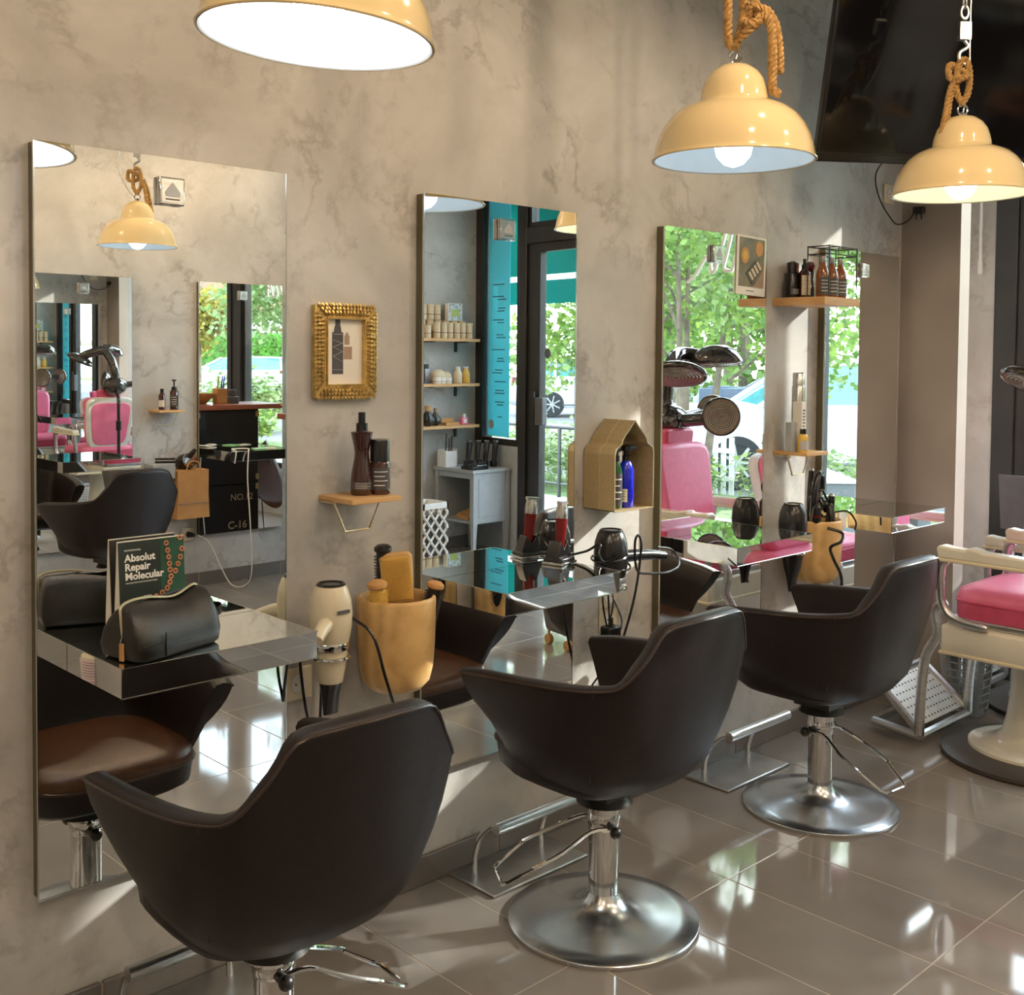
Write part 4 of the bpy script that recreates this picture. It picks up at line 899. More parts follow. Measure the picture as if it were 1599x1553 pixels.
def text(s, size, x, z, parent, m='wtext', Mx=DM, bold=.0, y=-.0016, name='lettering', sp=1.0):
    c = bpy.data.curves.new(name, 'FONT'); c.body = s; c.size = size; c.extrude = .0003; c.offset = bold; c.resolution_u = 3; c.space_character = sp
    o = bpy.data.objects.new(name, c); COL.objects.link(o); c.materials.append(M[m]); o.parent = parent
    o.matrix_local = Mx @ T(x, y, z) @ Rm(PI / 2, 'X')
    me = bpy.data.meshes.new_from_object(o.evaluated_get(bpy.context.evaluated_depsgraph_get()))
    q = bpy.data.objects.new(name, me); COL.objects.link(q); q.parent = parent; q.matrix_local = Mx @ T(x, y, z) @ Rm(PI / 2, 'X')
    bpy.data.objects.remove(o); q['kind'] = 'stuff'; return q
for i, s in enumerate(('Absolut', 'Repair', 'Molecular')): text(s, .0225, -.064, .163 - i * .0200, dc, bold=.0006)
text('PROFESSIONNEL', .0052, -.064, .186, dc); text('MASQUE RINCAGE PROFESSIONNEL', .0046, -.063, .1145, dc)
mb = MB()
ch = [(.034, .195), (.037, .178), (.039, .163), (.040, .148), (.041, .134), (.043, .119), (.040, .106), (.033, .094), (.021, .085), (.006, .079), (-.020, .072), (-.042, .064)] + [(.072, .178), (.067, .160), (.061, .145), (.054, .130), (.068, .204)]
for x, z in ch: mb.torus((0, 0, 0), .0045, .0022, 12, 6, DM @ T(x, -.0025, z) @ Rm(PI / 2, 'X'))
mb.build('ring_print', pm('copper_print', (.62, .27, .15), .3, .4, .2), dc)
mb = MB().box(-.022, -.004, -.0018, -.001, .055, .085, DM).box(-.050, -.036, -.0018, -.001, .035, .06, DM).box(.040, .058, -.0018, -.001, .055, .08, DM); mb.build('flask_print', M['grey'], dc, flat=True)
MB().box(-.024, -.003, -.0022, -.0018, .045, .055, DM).box(.005, .030, -.0022, -.0010, .058, .066, DM).build('white_print', M['wtext'], dc, flat=True)
MB().box(-W2 + .0005, W2 - .0005, 0, .0006, .001, Lf - .002, T(0, DB + .0003, 0) @ Rm(ta, 'X')).build('rear_print', M['ink'], dc, flat=True)
# ------------------------------------------------------------------ curling irons in the second pot
QX, QY, QZ = 3.855, -.070, .62
ITS = []
irons = [([(0, 0, .11), (-.03, -.01, .22), (-.045, -.02, .32), (-.035, -.02, .39), (-.01, -.02, .425), (.02, -.015, .41), (.03, -.01, .36)], .011, 'black curling iron with its cord arched highest over the pot'),
         ([(.0, .02, .11), (.01, .03, .24), (.02, .035, .36), (.025, .035, .43)], .013, 'upright black iron at the back of the pot'),
         ([(.03, -.03, .11), (.045, -.035, .24), (.05, -.04, .335)], .014, 'short upright black iron with silver tip in the pot'),
         ([(-.05, -.03, .12), (-.07, -.045, .24), (-.072, -.05, .30)], .017, 'black iron with red grip on the near side of the pot'),
         ([(.01, -.05, .12), (.015, -.06, .24), (.02, -.05, .30)], .015, 'thick black iron standing at the front of the pot')]
for i, (p_, r, l) in enumerate(irons):
    t = thing('curling_iron', l, 'curling iron', (QX, QY, QZ)); ITS.append(t)
    pts = catmull(p_, 4); MB().tube(pts, [r * 1.35 * (1 - .35 * k / len(pts)) for k in range(len(pts))], 12).build('handle', M['blackp'], t)
    MB().ball(pts[-1], r * .8).build('tip', M['silver' if i in (1, 2) else 'blackm'], t)
    if i == 3: MB().tube(pts[3:7], r * 1.06, 12).build('red_grip', M['red'], t)
random.seed(9)
for i in range(7):
    a = random.uniform(0, 6.28); z = random.uniform(.27, .34); r = random.uniform(.03, .06)
    p_ = [(QX + r * math.cos(a + t) + .01, QY + .6 * r * math.sin(a + t) - .01, QZ + z + .03 * math.sin(2 * t)) for t in (0, .9, 1.8, 2.8, 3.9, 5.0)]
    cord(ITS[i % 5], p_, .004)
cord(ITS[0], [(QX - .05, QY - .03, QZ + .30), (QX - .085, QY - .04, QZ + .33), (QX - .10, QY - .04, QZ + .37), (QX - .075, QY - .03, QZ + .395), (QX - .05, QY - .02, QZ + .38)], .0028)
cord(ITS[2], [(QX + .06, QY - .04, QZ + .27), (QX + .10, QY - .08, QZ + .275), (QX + .13, QY - .10, QZ + .235), (QX + .125, QY - .10, QZ + .20)], .0038)
cord(d3_, [(QX - .08, QY - .10, QZ + .23), (QX - .06, QY - .15, QZ + .215), (QX - .10, QY - .17, QZ + .19), (QX - .14, QY - .15, QZ + .17), (QX - .10, QY - .14, QZ + .12), (QX - .06, QY - .15, QZ + .05), (QX - .04, QY - .14, QZ - .04)], .006)
# ------------------------------------------------------------------ pink barber chairs
def barber(label, loc, tint='ivory'):
    t = thing('barber_chair', label, 'chair', loc)
    MB().lathe([(.322, 0), (.330, .006), (.330, .020), (.30, .032), (.235, .040)], 64).build('base_ring', M['dgrey'] if 0 else pm('base_rubber', (.085, .075, .07), .4, .3), t, smooth=40)
    MB().lathe([(.235, .036), (.232, .050), (.19, .052), (.14, .070), (.115, .10), (.100, .16), (.090, .24), (.088, .36), (.10, .40)], 48).build('pedestal', M[tint], t, smooth=50)
    MB().rings([[(a * s_, b + .0, z) for a, b in ((-.30, -.22), (.30, -.22), (.30, .235), (-.30, .235))] for s_, z in ((.97, .405), (1.0, .42), (1.0, .505), (.98, .515))]).build('seat_box', M[tint], t, bev=.018)
    MB().rings([[(a, b, z) for a, b in ((-.305, -.225), (.305, -.225), (.305, .240), (-.305, .240))] for z in (.405, .418)]).build('lower_moulding', M['cream'], t, bev=.004)
    MB().rings([[(a, b, z) for a, b in ((-.262, -.21), (.262, -.21), (.262, .225), (-.262, .225))] for z in (.515, .540)]).build('seat_rail', M['steel'], t, bev=.006)
    MB().rings([sqr(.252, .205, .540, .30, 0, .017), sqr(.255, .208, .55, .30, 0, .017), sqr(.255, .208, .600, .30, 0, .017)]).build('seat_side', M['pinkd'], t, smooth=50)
    MB().rings([sqr(.255, .208, .600, .30, 0, .017), sqr(.258, .211, .612, .32, 0, .017), sqr(.25, .203, .640, .35, 0, .017), sqr(.19, .17, .655, .45, 0, -.01), sqr(.05, .05, .66, .6, 0, -.01)]).build('seat_cushion', M['pink'], t, smooth=60)
    MB().tube(sqr(.2565, .2095, .602, .30, 0, .017) + [sqr(.2565, .2095, .602, .30, 0, .017)[0]], .004, 6).build('piping', M['pinkd'], t)
    BM = T(0, -.135, .62) @ Rm(math.radians(10), 'X')
    def sh(w0, w1, z0, z1, y0, y1, p=.35):
        pts = []
        for k in range(40):
            a = 2 * PI * (k + .5) / 40; cx_ = abs(math.cos(a)) ** p * (1 if math.cos(a) > 0 else -1); cz = abs(math.sin(a)) ** p * (1 if math.sin(a) > 0 else -1)
            zz = (z0 + z1) / 2 + cz * (z1 - z0) / 2; ww = w0 + (w1 - w0) * (zz - z0) / (z1 - z0); pts.append((ww * cx_, zz))
        return [[(x, y0, z) for x, z in pts], [(x, y1, z) for x, z in pts]]
    bk1 = MB().rings(sh(.185, .222, 0.0, .47, -.045, .01)).build('back_frame', M['white'], t, bev=.012, smooth=50)
    bk2 = MB().rings(sh(.150, .185, .045, .425, -.052, -.04)).build('rear_panel', M['pink'], t, bev=.006, smooth=50)
    bk3 = MB().rings(sh(.180, .215, .01, .46, .005, .07)).build('backrest', M['pink'], t, bev=.03, smooth=60, seg=4)
    for o in (bk1, bk2, bk3): o.matrix_local = BM
    MB().rings(sh(.10, .11, .0, .085, -.02, .04)).build('headrest', M['pinkd'], t, bev=.02, smooth=60).matrix_local = T(0, -.205, 1.062)
    MB().tube([(0, -.205, 1.0), (0, -.205, 1.08)], .012, 10).build('headrest_post', M['steel'], t)
    for s in (-1, 1):
        x = s * .302
        prof = [(.238, .763), (.245, .800), (.232, .812), (.19, .806), (.14, .804), (.125, .812), (.11, .812), (.07, .803), (-.20, .797), (-.21, .762)]
        MB().prism(prof, x - .030, x + .030, 'x').build('armrest', M['cream' if tint == 'cream' else 'ivory'], t, bev=.008)
        MB().box(x - .033, x + .033, -.22, .250, .752, .765).build('arm_moulding', M['cream'], t, bev=.004)
        MB().tube(catmull([(x, .225, .752), (x, .240, .72), (x, .238, .66), (x, .232, .60), (x, .205, .555), (x, .15, .535), (x, .06, .528)], 5), [.020] * 8 + [.016] * 22 + [.011], 12).build('arm_support', M['steel'], t)
        MB().tube(catmull([(x, -.18, .755), (x, -.20, .66), (x, -.20, .54)], 5), .016, 10).build('rear_support', M['steel'], t)
        # leg rest rails
        MB().tube(catmull([(s * .235, .25, .585), (s * .235, .285, .545), (s * .235, .275, .46), (s * .225, .325, .36), (s * .215, .345, .20), (s * .21, .350, .05)], 5), .019, 10).build('footrest_rail', M['steel'], t)
    fr_ = MB().rings([[(s_ * a, y, z + dz) for s_, dz in ((-1, 0), (1, 0), (1, .014), (-1, .014))] for a, y, z in ((.245, .40, .165), (.215, .565, .055))])
    fr_ = MB()
    for a, b in (((-.21, .350, .045), (.21, .350, .045)), ((-.21, .350, .045), (-.19, .55, .055)), ((.21, .350, .045), (.19, .55, .055)), ((-.19, .55, .055), (.19, .55, .055)), ((-.195, .54, .222), (.195, .54, .222)), ((-.21, .350, .06), (-.195, .54, .222)), ((.21, .350, .06), (.195, .54, .222))): fr_.tube([a, b], .016, 8)
    fr_.build('footrest_frame', M['steel'], t)
    q0, q1 = Vector((0, .362, .075)), Vector((0, .535, .215)); nq = Vector((0, -.173, -.14)).cross(Vector((1, 0, 0))).normalized() * -1
    MB().rings([[q0 + Vector((-.205, 0, 0)), q0 + Vector((.205, 0, 0)), q1 + Vector((.18, 0, 0)), q1 + Vector((-.18, 0, 0))], [q0 + Vector((-.205, 0, 0)) + nq * .006, q0 + Vector((.205, 0, 0)) + nq * .006, q1 + Vector((.18, 0, 0)) + nq * .006, q1 + Vector((-.18, 0, 0)) + nq * .006]]).build('foot_plate', M['white'], t)
    mb = MB()
    for i in range(14):
        for j in range(7):
            c_ = q0.lerp(q1, (j + .6) / 7.2) + Vector((-.18 + .36 * (i + (.5 if j % 2 else 0)) / 14, 0, 0)); e1_ = Vector((.007, 0, 0)); e2_ = (q1 - q0).normalized() * .0055
            for sg in (-.0012, .0072): mb.add([c_ - e1_ + nq * sg, c_ - e2_ + nq * sg, c_ + e1_ + nq * sg, c_ + e2_ + nq * sg], [(0, 1, 2, 3)])
    o = mb.build('foot_grille', M['ink'], t, flat=True); o['kind'] = 'stuff'
    return t
barber('pink barber chair with ivory arms next to the pier', (4.285, -.755, 0))
barber('second pink barber chair, nearer the shop window', (4.975, -.625, 0)).scale = (.93, 1, .93)
# ------------------------------------------------------------------ orbiting hair processor
cz_ = thing('hair_processor', 'black chrome orbiting hair processor over the pink chair, seen in mirrors', 'hair processor', (4.36, -.80, 0))
dk = pm('dark_chrome', (.16, .15, .145), .07, .9, .1, 8)
CZ = Vector((4.36, -.80, 0))
def L_(x, y, z): return Vector((x, y, z)) - CZ
pol = MB().tube([L_(4.26, -1.20, .10), L_(4.26, -1.20, 1.02)], .014, 12).tube(catmull([L_(4.26, -1.20, 1.02), L_(4.27, -1.18, 1.08), L_(4.29, -1.10, 1.12), L_(4.31, -1.03, 1.14)], 4), .016, 12).tube([L_(4.26, -1.20, .80), L_(4.26, -1.20, .88)], .024, 12); pol.build('pole', M['blackm'], cz_)
mb = MB()
for k in range(5):
    a = 2 * PI * k / 5 + .3; mb.tube([L_(4.26, -1.20, .10), L_(4.26 + .26 * math.cos(a), -1.20 + .26 * math.sin(a), .055)], [.018, .011], 8)
    mb.ball(L_(4.26 + .265 * math.cos(a), -1.20 + .265 * math.sin(a), .026), .026, 12, 8)
mb.build('wheeled_foot', M['blackm'], cz_)
MB().ball(L_(4.31, -1.015, 1.18), .098, 24, 14, (1.1, .95, .85)).build('hub', dk, cz_, smooth=80)
MB().tube(catmull([L_(4.31, -1.02, 1.22), L_(4.305, -1.03, 1.30), L_(4.29, -1.0, 1.40), L_(4.27, -.93, 1.475)], 5), [.050, .042, .036, .034, .034] + [.036] * 11, 16).build('neck', dk, cz_, smooth=80)
def head(nm, c, r, nrm, th=.05, sc=(1, 1)):
    nrm = Vector(nrm).normalized(); Q = Matrix.Translation(c) @ nrm.to_track_quat('Z', 'Y').to_matrix().to_4x4() @ Matrix.Diagonal((sc[0], sc[1], 1, 1))
    h_ = MB().lathe([(.002, -th), (r * .5, -th * .92), (r * .85, -th * .55), (r, -.005), (r * .96, .010), (r * .88, .012)], 32, M=Q, cap1=False).build(nm, dk, cz_, smooth=80)
    MB().lathe([(r * .90, .010), (r * .3, .004), (.002, .004)], 32, M=Q, cap0=False).build('heater_face', M['tan'], h_)
    mb = MB()
    for k in range(1, 8): mb.torus((0, 0, .011), r * .11 * k, .0022, 28, 5, Q)
    mb.build('heater_rings', M['silver'], h_)
head('heater_head', L_(4.35, -.735, 1.21), .093, (-.74, .66, .0))
head('heater_head', L_(4.62, -.98, 1.22), .08, (-.8, .5, 0))
head('heater_head', L_(4.09, -.80, 1.405), .120, (-.35, .25, -.85), .045, (1.2, 1))
head('heater_head', L_(4.37, -.78, 1.462), .115, (-.05, .12, -1), .085, (1.15, .95))
MB().tube(catmull([L_(4.31, -.97, 1.18), L_(4.35, -.87, 1.19), L_(4.375, -.78, 1.205)], 5), .032, 14).tube(catmull([L_(4.36, -1.02, 1.18), L_(4.50, -1.02, 1.20), L_(4.63, -.995, 1.215)], 5), .028, 12).tube(catmull([L_(4.40, -.86, 1.485), L_(4.27, -.92, 1.50), L_(4.14, -.86, 1.46), L_(4.10, -.82, 1.43)], 5), .038, 14).build('arms', dk, cz_, smooth=80)
# ------------------------------------------------------------------ floor things by the pier
ba = thing('laundry_basket', 'grey plastic basket full of holes between pier and window', 'basket', (4.635, -.335, 0))
ba.scale = (.5, .9, 1)
MB().rings([sqr(.115, .085, z, .35) for z in (.002, .01)]).build('base_plate', M['grey'], ba); MB().rings([sqr(.15, .105, z, .35) for z in (.265, .285)]).build('rim', M['grey'], ba)
mb = MB()
for k in range(44):
    a = 2 * PI * k / 44
    p0 = sqr(.115, .085, 0, .35); 
    c_ = abs(math.cos(a)) ** .35 * (1 if math.cos(a) > 0 else -1); s_ = abs(math.sin(a)) ** .35 * (1 if math.sin(a) > 0 else -1)
    mb.tube([(.115 * c_, .085 * s_, .005), (.15 * c_, .105 * s_, .275)], .0032, 5)
for k in range(1, 9):
    f = k / 9; mb.tube(sqr(.115 + .035 * f, .085 + .02 * f, .28 * f, .35) + [sqr(.115 + .035 * f, .085 + .02 * f, .28 * f, .35)[0]], .003, 4)
o = mb.build('mesh_sides', M['grey'], ba); o['kind'] = 'stuff'
cr = thing('wooden_crate', 'small brown wooden crate under the pink chair seat', 'crate', (5.25, -.165, 0), math.radians(8))
cr.scale = (.6, .6, 1)
for i in range(3):
    for s in (-1, 1):
        MB().box(-.13, .13, s * .095 - .006, s * .095 + .006, .005 + i * .066, .062 + i * .066).build('plank', M['crate'], cr, bev=.002)
    MB().box(-.142, -.130, -.10, .10, .005 + i * .066, .062 + i * .066).build('plank', M['crate'], cr, bev=.002)
MB().box(-.13, .13, -.09, .09, .004, .012).build('base_board', M['crate'], cr)
jr = thing('small_jar', 'small gold jar on the floor behind the pink footrest', 'jar', (4.70, -.26, 0)); MB().lathe([(.028, 0), (.03, .004), (.03, .045), (.026, .05)], 20).build('body', M['gold'], jr); MB().lathe([(.027, .05), (.027, .062)], 20).build('lid', M['amberd'], jr)
# ------------------------------------------------------------------ far corner seen in the second mirror
def plank_shelf(z, label):
    t = thing('product_shelf', label, 'shelf', (5.17, OY, z))
    MB().box(0, .555, .001, .190, -.022, 0).build('board', M['oak'], t, bev=.0015)
    for x in (.13, .46): MB().box(x, x + .022, .001, .012, -.10, -.022).box(x, x + .022, .001, .14, -.030, -.022).build('bracket', M['blackm'], t)
for z, l in ((1.605, 'highest oak product shelf, full of cream jars, in the window corner'), (1.268, 'middle oak product shelf with jars and soap bottles'), (.955, 'lowest oak product shelf with cosmetics, in the window corner')): plank_shelf(z, l)
def jar(x, y, z, r, h, m='cork', grp='cream jars on the highest product shelf', label='cream cylindrical jar on the highest product shelf', nm='jar'):
    t = thing(nm, label, 'jar', (x, y, z), 0, grp)
    MB().lathe([(r * .95, 0), (r, .003), (r, h * .78), (r * .99, h * .785)], 16).build('body', M[m], t); MB().lathe([(r * 1.02, h * .79), (r * 1.02, h * .985), (r * .9, h)], 16).build('lid', M[m], t)
    MB().lathe([(r * 1.01, h * .32), (r * 1.01, h * .40)], 16, cap0=False, cap1=False).build('lettering', M['tan'], t)
OR = ['first', 'second', 'third', 'fourth', 'fifth', 'sixth', 'seventh']
for i in range(7): jar(5.245 + i * .063 + (.03 if i > 0 else 0), OY + .145 - .006 * (i % 2), 1.6055, .026, .118 if i else .095, label='cream jar in the front row of the highest product shelf, %s toward the window' % OR[i])
for i in range(6): jar(5.255 + i * .078, OY + .06, 1.6055, .03, .135, label='cream jar in the back row of the highest product shelf, %s toward the window' % OR[i])
for i in range(3): jar(5.27 + i * .067, OY + .06, 1.742, .029, .115, grp='cream jars stacked above the others', label='tan jar stacked on the back row of jars, %s toward the window' % OR[i])
bx = thing('gift_box', 'floral box with green label standing on the cream jars', 'box', (5.57, OY + .06, 1.742)); MB().box(-.07, .07, -.02, .02, 0, .13).build('carton', M['paper'], bx, bev=.001); MB().box(-.036, .036, .0202, .021, .03, .085).build('label', pm('lime_print', (.42, .50, .12), .5), bx)
MB().box(-.062, .062, .0201, .0206, .004, .126).build('floral_print', pm('floral_print', (.50, .56, .60), .5, 0, .6, 60), bx)
for i, x in enumerate((5.31, 5.36, 5.42)): jar(x + .02, OY + .15, 1.2685, .03, .048, 'paper', 'white low jars on the middle product shelf', 'low white jar on the middle product shelf, %s toward the window' % OR[i])
for i, x in enumerate((5.535, 5.615)):
    bottle('soap_bottle', ('clear rounded bottle of pink powder on the middle shelf', 'clear rounded bottle of amber powder at the end of the middle shelf')[i], x + .02, OY + .13, 1.2685, [(.03, 0), (.034, .004), (.034, .075), (.02, .10), (.018, .115)], [(.021, .112), (.021, .126)], ('cream', 'yellow')[i], 'white', n=16)
tt = thing('cloth_bag', 'crumpled beige cloth bag on the middle product shelf', 'bag', (5.40, OY + .085, 1.2685)); MB().ball((0, 0, .052), .055, 14, 10, (1.3, .8, 1.0)).ball((.07, .01, .045), .045, 12, 8, (1.2, .8, 1)).build('cloth', M['cork'], tt, smooth=60)
bottle('serum_box', 'dark red square bottle at the near end of the middle shelf', 5.24, OY + .13, 1.2685, [(.03, 0), (.03, .11)], [(.024, .11), (.024, .145)], 'amberd', n=4, rz=PI / 4)
bottle('glass_decanter', 'round glass decanter with wooden stopper on the lowest shelf', 5.27, OY + .12, .9555, [(.02, 0), (.05, .02), (.055, .05), (.03, .09), (.018, .11)], [(.022, .11), (.024, .15)], 'blackp', 'kraft')
bottle('glass_decanter', 'second round glass decanter on the lowest product shelf', 5.36, OY + .10, .9555, [(.02, 0), (.045, .02), (.048, .045), (.022, .08), (.014, .10)], [(.012, .10), (.012, .13)], 'blackp', 'crate')
bx = thing('perfume_bottle', 'small pink square perfume bottle on the lowest shelf', 'bottle', (5.62, OY + .13, .9555)); MB().box(-.033, .033, -.015, .015, 0, .052).build('body', M['pink'], bx, bev=.003); MB().box(-.010, .010, -.01, .01, .052, .082).build('cap', M['white'], bx); MB().box(-.016, .016, .0151, .016, .012, .042).build('label', M['white'], bx)
bx = thing('card_tray', 'low tan tray on the lowest product shelf', 'tray', (5.50, OY + .11, .9555)); MB().box(-.07, .06, -.03, .04, 0, .02).box(-.07, .06, -.03, -.025, .02, .05).build('body', M['kraft'], bx, bev=.002)
# grey side table with tools
gt = thing('side_table', 'pale grey side cabinet with tapered legs in the window corner', 'cabinet', (5.612, -3.90, 0))
MB().box(-.20, .185, -.22, .235, .618, .642).build('table_top', M['grey'], gt, bev=.004)
GX0, GX1, GY0, GY1 = -.165, .160, -.195, .205
for x in (GX0, GX1):
    for y in (GY0, GY1):
        MB().rings([[(x + a * .02, y + b * .02, .617) for a, b in ((-1, -1), (1, -1), (1, 1), (-1, 1))], [(x + a * .02, y + b * .02, .25) for a, b in ((-1, -1), (1, -1), (1, 1), (-1, 1))], [(x + a * .011, y + b * .011, .002) for a, b in ((-1, -1), (1, -1), (1, 1), (-1, 1))]]).build('leg', M['grey'], gt)
pl_ = MB().box(GX0 + .02, GX1 - .02, GY1 - .012, GY1 + .012, .25, .617).build('side_panel', M['grey'], gt); MB().box(GX0 + .035, GX1 - .035, GY1 + .012, GY1 + .016, .29, .575).build('raised_panel', M['grey'], pl_, bev=.003)
MB().box(GX0 + .02, GX1 - .02, GY0 - .012, GY0 + .012, .25, .617).build('side_panel', M['grey'], gt)
MB().box(GX1 - .005, GX1 + .01, GY0, GY1, .25, .617).build('rear_panel', M['dgrey'], gt); MB().box(GX0, GX1, GY0, GY1, .24, .258).build('lower_shelf', M['grey'], gt)
MB().box(GX0 - .012, GX0 + .012, GY0 + .02, GY1 - .02, .575, .617).build('apron', M['grey'], gt)
pk = thing('paper_bundle', 'folded tan paper bundle inside the grey side cabinet', 'paper', (5.60, -3.88, .2595), .2); MB().rings([[(-.10, -.1, 0), (.10, -.1, 0), (.10, .1, 0), (-.10, .1, 0)], [(-.08, -.08, .03), (.10, -.1, .08), (.10, .1, .09), (-.09, .09, .02)]]).build('sheets', M['kraft'], pk)
wb = thing('tool_holder', 'white square holder with black combs on the grey cabinet', 'holder', (5.475, -4.03, .6425)); MB().box(-.055, .055, -.05, .05, 0, .008).box(-.055, -.048, -.05, .05, .008, .125).box(.048, .055, -.05, .05, .008, .135).box(-.048, .048, -.05, -.043, .008, .13).box(-.048, .048, .043, .05, .008, .12).build('body', M['white'], wb)
for i, (x, h_, l) in enumerate(((-.02, .24, 'long black comb standing in the white holder'), (.01, .20, 'black brush handle in the white holder'), (.035, .22, 'thin black comb at the edge of the white holder'))):
    tag(MB().tube([(0, 0, 0), (.008, .004, h_)], [.006, .004], 6).build('comb', M['blackp'], loc=(5.475 + x, -4.03, .652)), l, 'comb')
for i in range(4):
    c_ = thing('hair_clipper', ('silver topped clipper, first of the four charging by the door', 'black clipper, second of the four charging by the door', 'black clipper, third of the four charging by the door', 'black clipper nearest the shop door')[i], 'clipper', (5.590 + i * .048, -3.93 + i * .045, .6425), 0, 'clippers charging on the grey cabinet')
    MB().rings([ov(.018, .018, .02), ov(.020, .020, .10), ov(.023, .022, .17), ov(.020, .016, .19)], M=Rm(.12, 'Y')).build('body', M['blackp'], c_, smooth=60); MB().box(-.018, .018, -.012, .012, .188, .200, Rm(.12, 'Y')).build('blade', M['silver'], c_); MB().box(-.022, .022, -.02, .02, 0, .045).build('stand', M['blackp'], c_, bev=.005)
tr = thing('clipper_tray', 'black tray of clipper combs on the grey cabinet front', 'tray', (5.50, -3.74, .6425)); MB().box(-.08, .08, -.07, .06, 0, .025).build('tray', M['blackp'], tr, bev=.004)
mb = MB()
for i in range(6): mb.box(-.07 + i * .024, -.052 + i * .024, -.055, .01, .025, .045 + .01 * (i % 3))
mb.build('guards', M['rubber'], tr); MB().box(-.02, .07, .018, .052, .0255, .033).build('silver_lid', M['silver'], tr, bev=.002)
# white lattice waste basket
lb_ = thing('lattice_basket', 'white square lattice basket beside the grey cabinet', 'basket', (4.405, -2.98, 0))
for (a, b, c, d) in ((-.10, .10, .088, .10), (-.10, .10, -.10, -.088), (-.10, -.088, -.10, .10), (.088, .10, -.10, .10)): MB().box(a, b, c, d, .54, .575).box(a, b, c, d, .0, .03).build('rail', M['white'], lb_)
for face in range(4):
    Mx = Rm(face * PI / 2, 'Z')
    for i in range(-4, 9):
        for s in (1, -1):
            z0 = i * .085; pts = [(s * (-.1 + .2 * k / 10), -.094 if s > 0 else -.090, z0 + .2 * k / 10 * 1.25) for k in range(11)]
            pts = [p_ for p_ in pts if .03 <= p_[2] <= .54]
            if len(pts) > 1: MB().tube([pts[0], pts[-1]], .0085, 4, Mx).build('slat', M['white'], lb_)
MB().box(-.082, .082, -.082, .082, .004, .50).build('liner', M['dgrey'], lb_)
# rolling trolley
tr = thing('rolling_trolley', 'tapered grey rolling trolley reflected under the clipper shelf', 'trolley', (4.20, -1.52, 0), .2)
MB().rings([[(a * s_, b * s_, z) for a, b in ((-.15, -.13), (.15, -.13), (.15, .13), (-.15, .13))] for s_, z in ((.78, .07), (1.15, .50))]).build('body', pm('trolley_grey', (.13, .12, .115), .4), tr, bev=.02)
for a in (-1, 1):
    for b in (-1, 1): MB().lathe([(.026, -.011), (.026, .011)], 16, M=T(a * .10, b * .085, .0265) @ Rm(PI / 2, 'Y')).tube([(a * .10, b * .085, .026), (a * .10, b * .085, .07)], .007, 8).build('castor', M['crate'], tr)
MB().box(-.17, .17, -.15, .15, .50, .52).build('lid', M['grey'], tr, bev=.01)
# ------------------------------------------------------------------ opposite wall things
kb = thing('paper_bag', 'brown kraft paper bag hanging on the opposite wall, seen in the mirror', 'bag', (3.375, -4.055, .455))
MB().rings([[(a * s_, b, z) for a, b in ((-.105, -.07), (.105, -.07), (.105, .06), (-.105, .06))] for s_, z in ((1.05, 0), (.98, .15), (1, .30))]).build('bag', M['kraft'], kb, smooth=10)
MB().tube(catmull([(-.05, .06, .29), (-.03, .065, .35), (.03, .065, .35), (.05, .06, .29)], 4), .004, 6).build('handle', M['kraft'], kb); MB().box(-.10, .10, .0605, .063, .09, .098).build('fold', M['tan'], kb)
t_, _ = dryer('hair_dryer', 'black hair dryer with white button above the paper bag', (3.375, -4.04, .80), 'blackp', (0, .3, -.9), .10, 'chrome', False, 'white', noz=False); t_.rotation_euler = (PI / 2 + .3, 0, 0); t_.location = (3.375, -4.06, .81)
t = thing('straightener', 'black hair straightener lying on a ledge beside the paper bag', 'straightener', (3.215, -4.05, .805), .5); MB().box(-.06, .06, -.012, .012, 0, .014).box(-.06, .06, -.012, .012, .02, .032).tube([(.06, 0, .016), (.09, .01, .02)], .005, 6).build('plates', M['blackp'], t, bev=.003)
t = thing('tool_tray', 'grey metal tool tray on the opposite wall beside the paper bag', 'tray', (3.175, -4.135, .76)); MB().box(-.06, .085, .001, .13, -.05, .045).build('tray', M['grey'], t, bev=.004)
cable('white_cable', 'white cable draped over the opposite mirrored shelf down to the floor', [(3.44, -4.06, .335), (3.50, -4.02, .28), (3.56, -3.98, .12), (3.60, -3.93, .02), (3.66, -3.88, .01), (3.68, -3.82, .10), (3.66, -3.80, .40), (3.64, -3.80, .70), (3.655, -3.815, .86), (3.70, -3.90, .879), (3.62, -3.95, .878), (3.58, -3.86, .878), (3.56, -3.80, .87), (3.555, -3.81, .80)], .004, 'white')
tag(MB().tube([(3.405, -4.12, .335), (3.42, -4.075, .335)], [.02, .012], 12).build('plug', M['blackp']), 'black round plug in the opposite wall socket', 'plug')
pp = thing('paper_slips', 'green and white paper slips on the opposite mirrored shelf', 'paper', (3.80, -3.93, TZ + .001), .3); MB().box(-.04, .04, -.05, .05, 0, .004).build('slip', pm('green_slip', (.25, .55, .25), .5), pp); MB().box(.02, .12, -.06, .0, 0, .003).build('slip', M['paper'], pp)
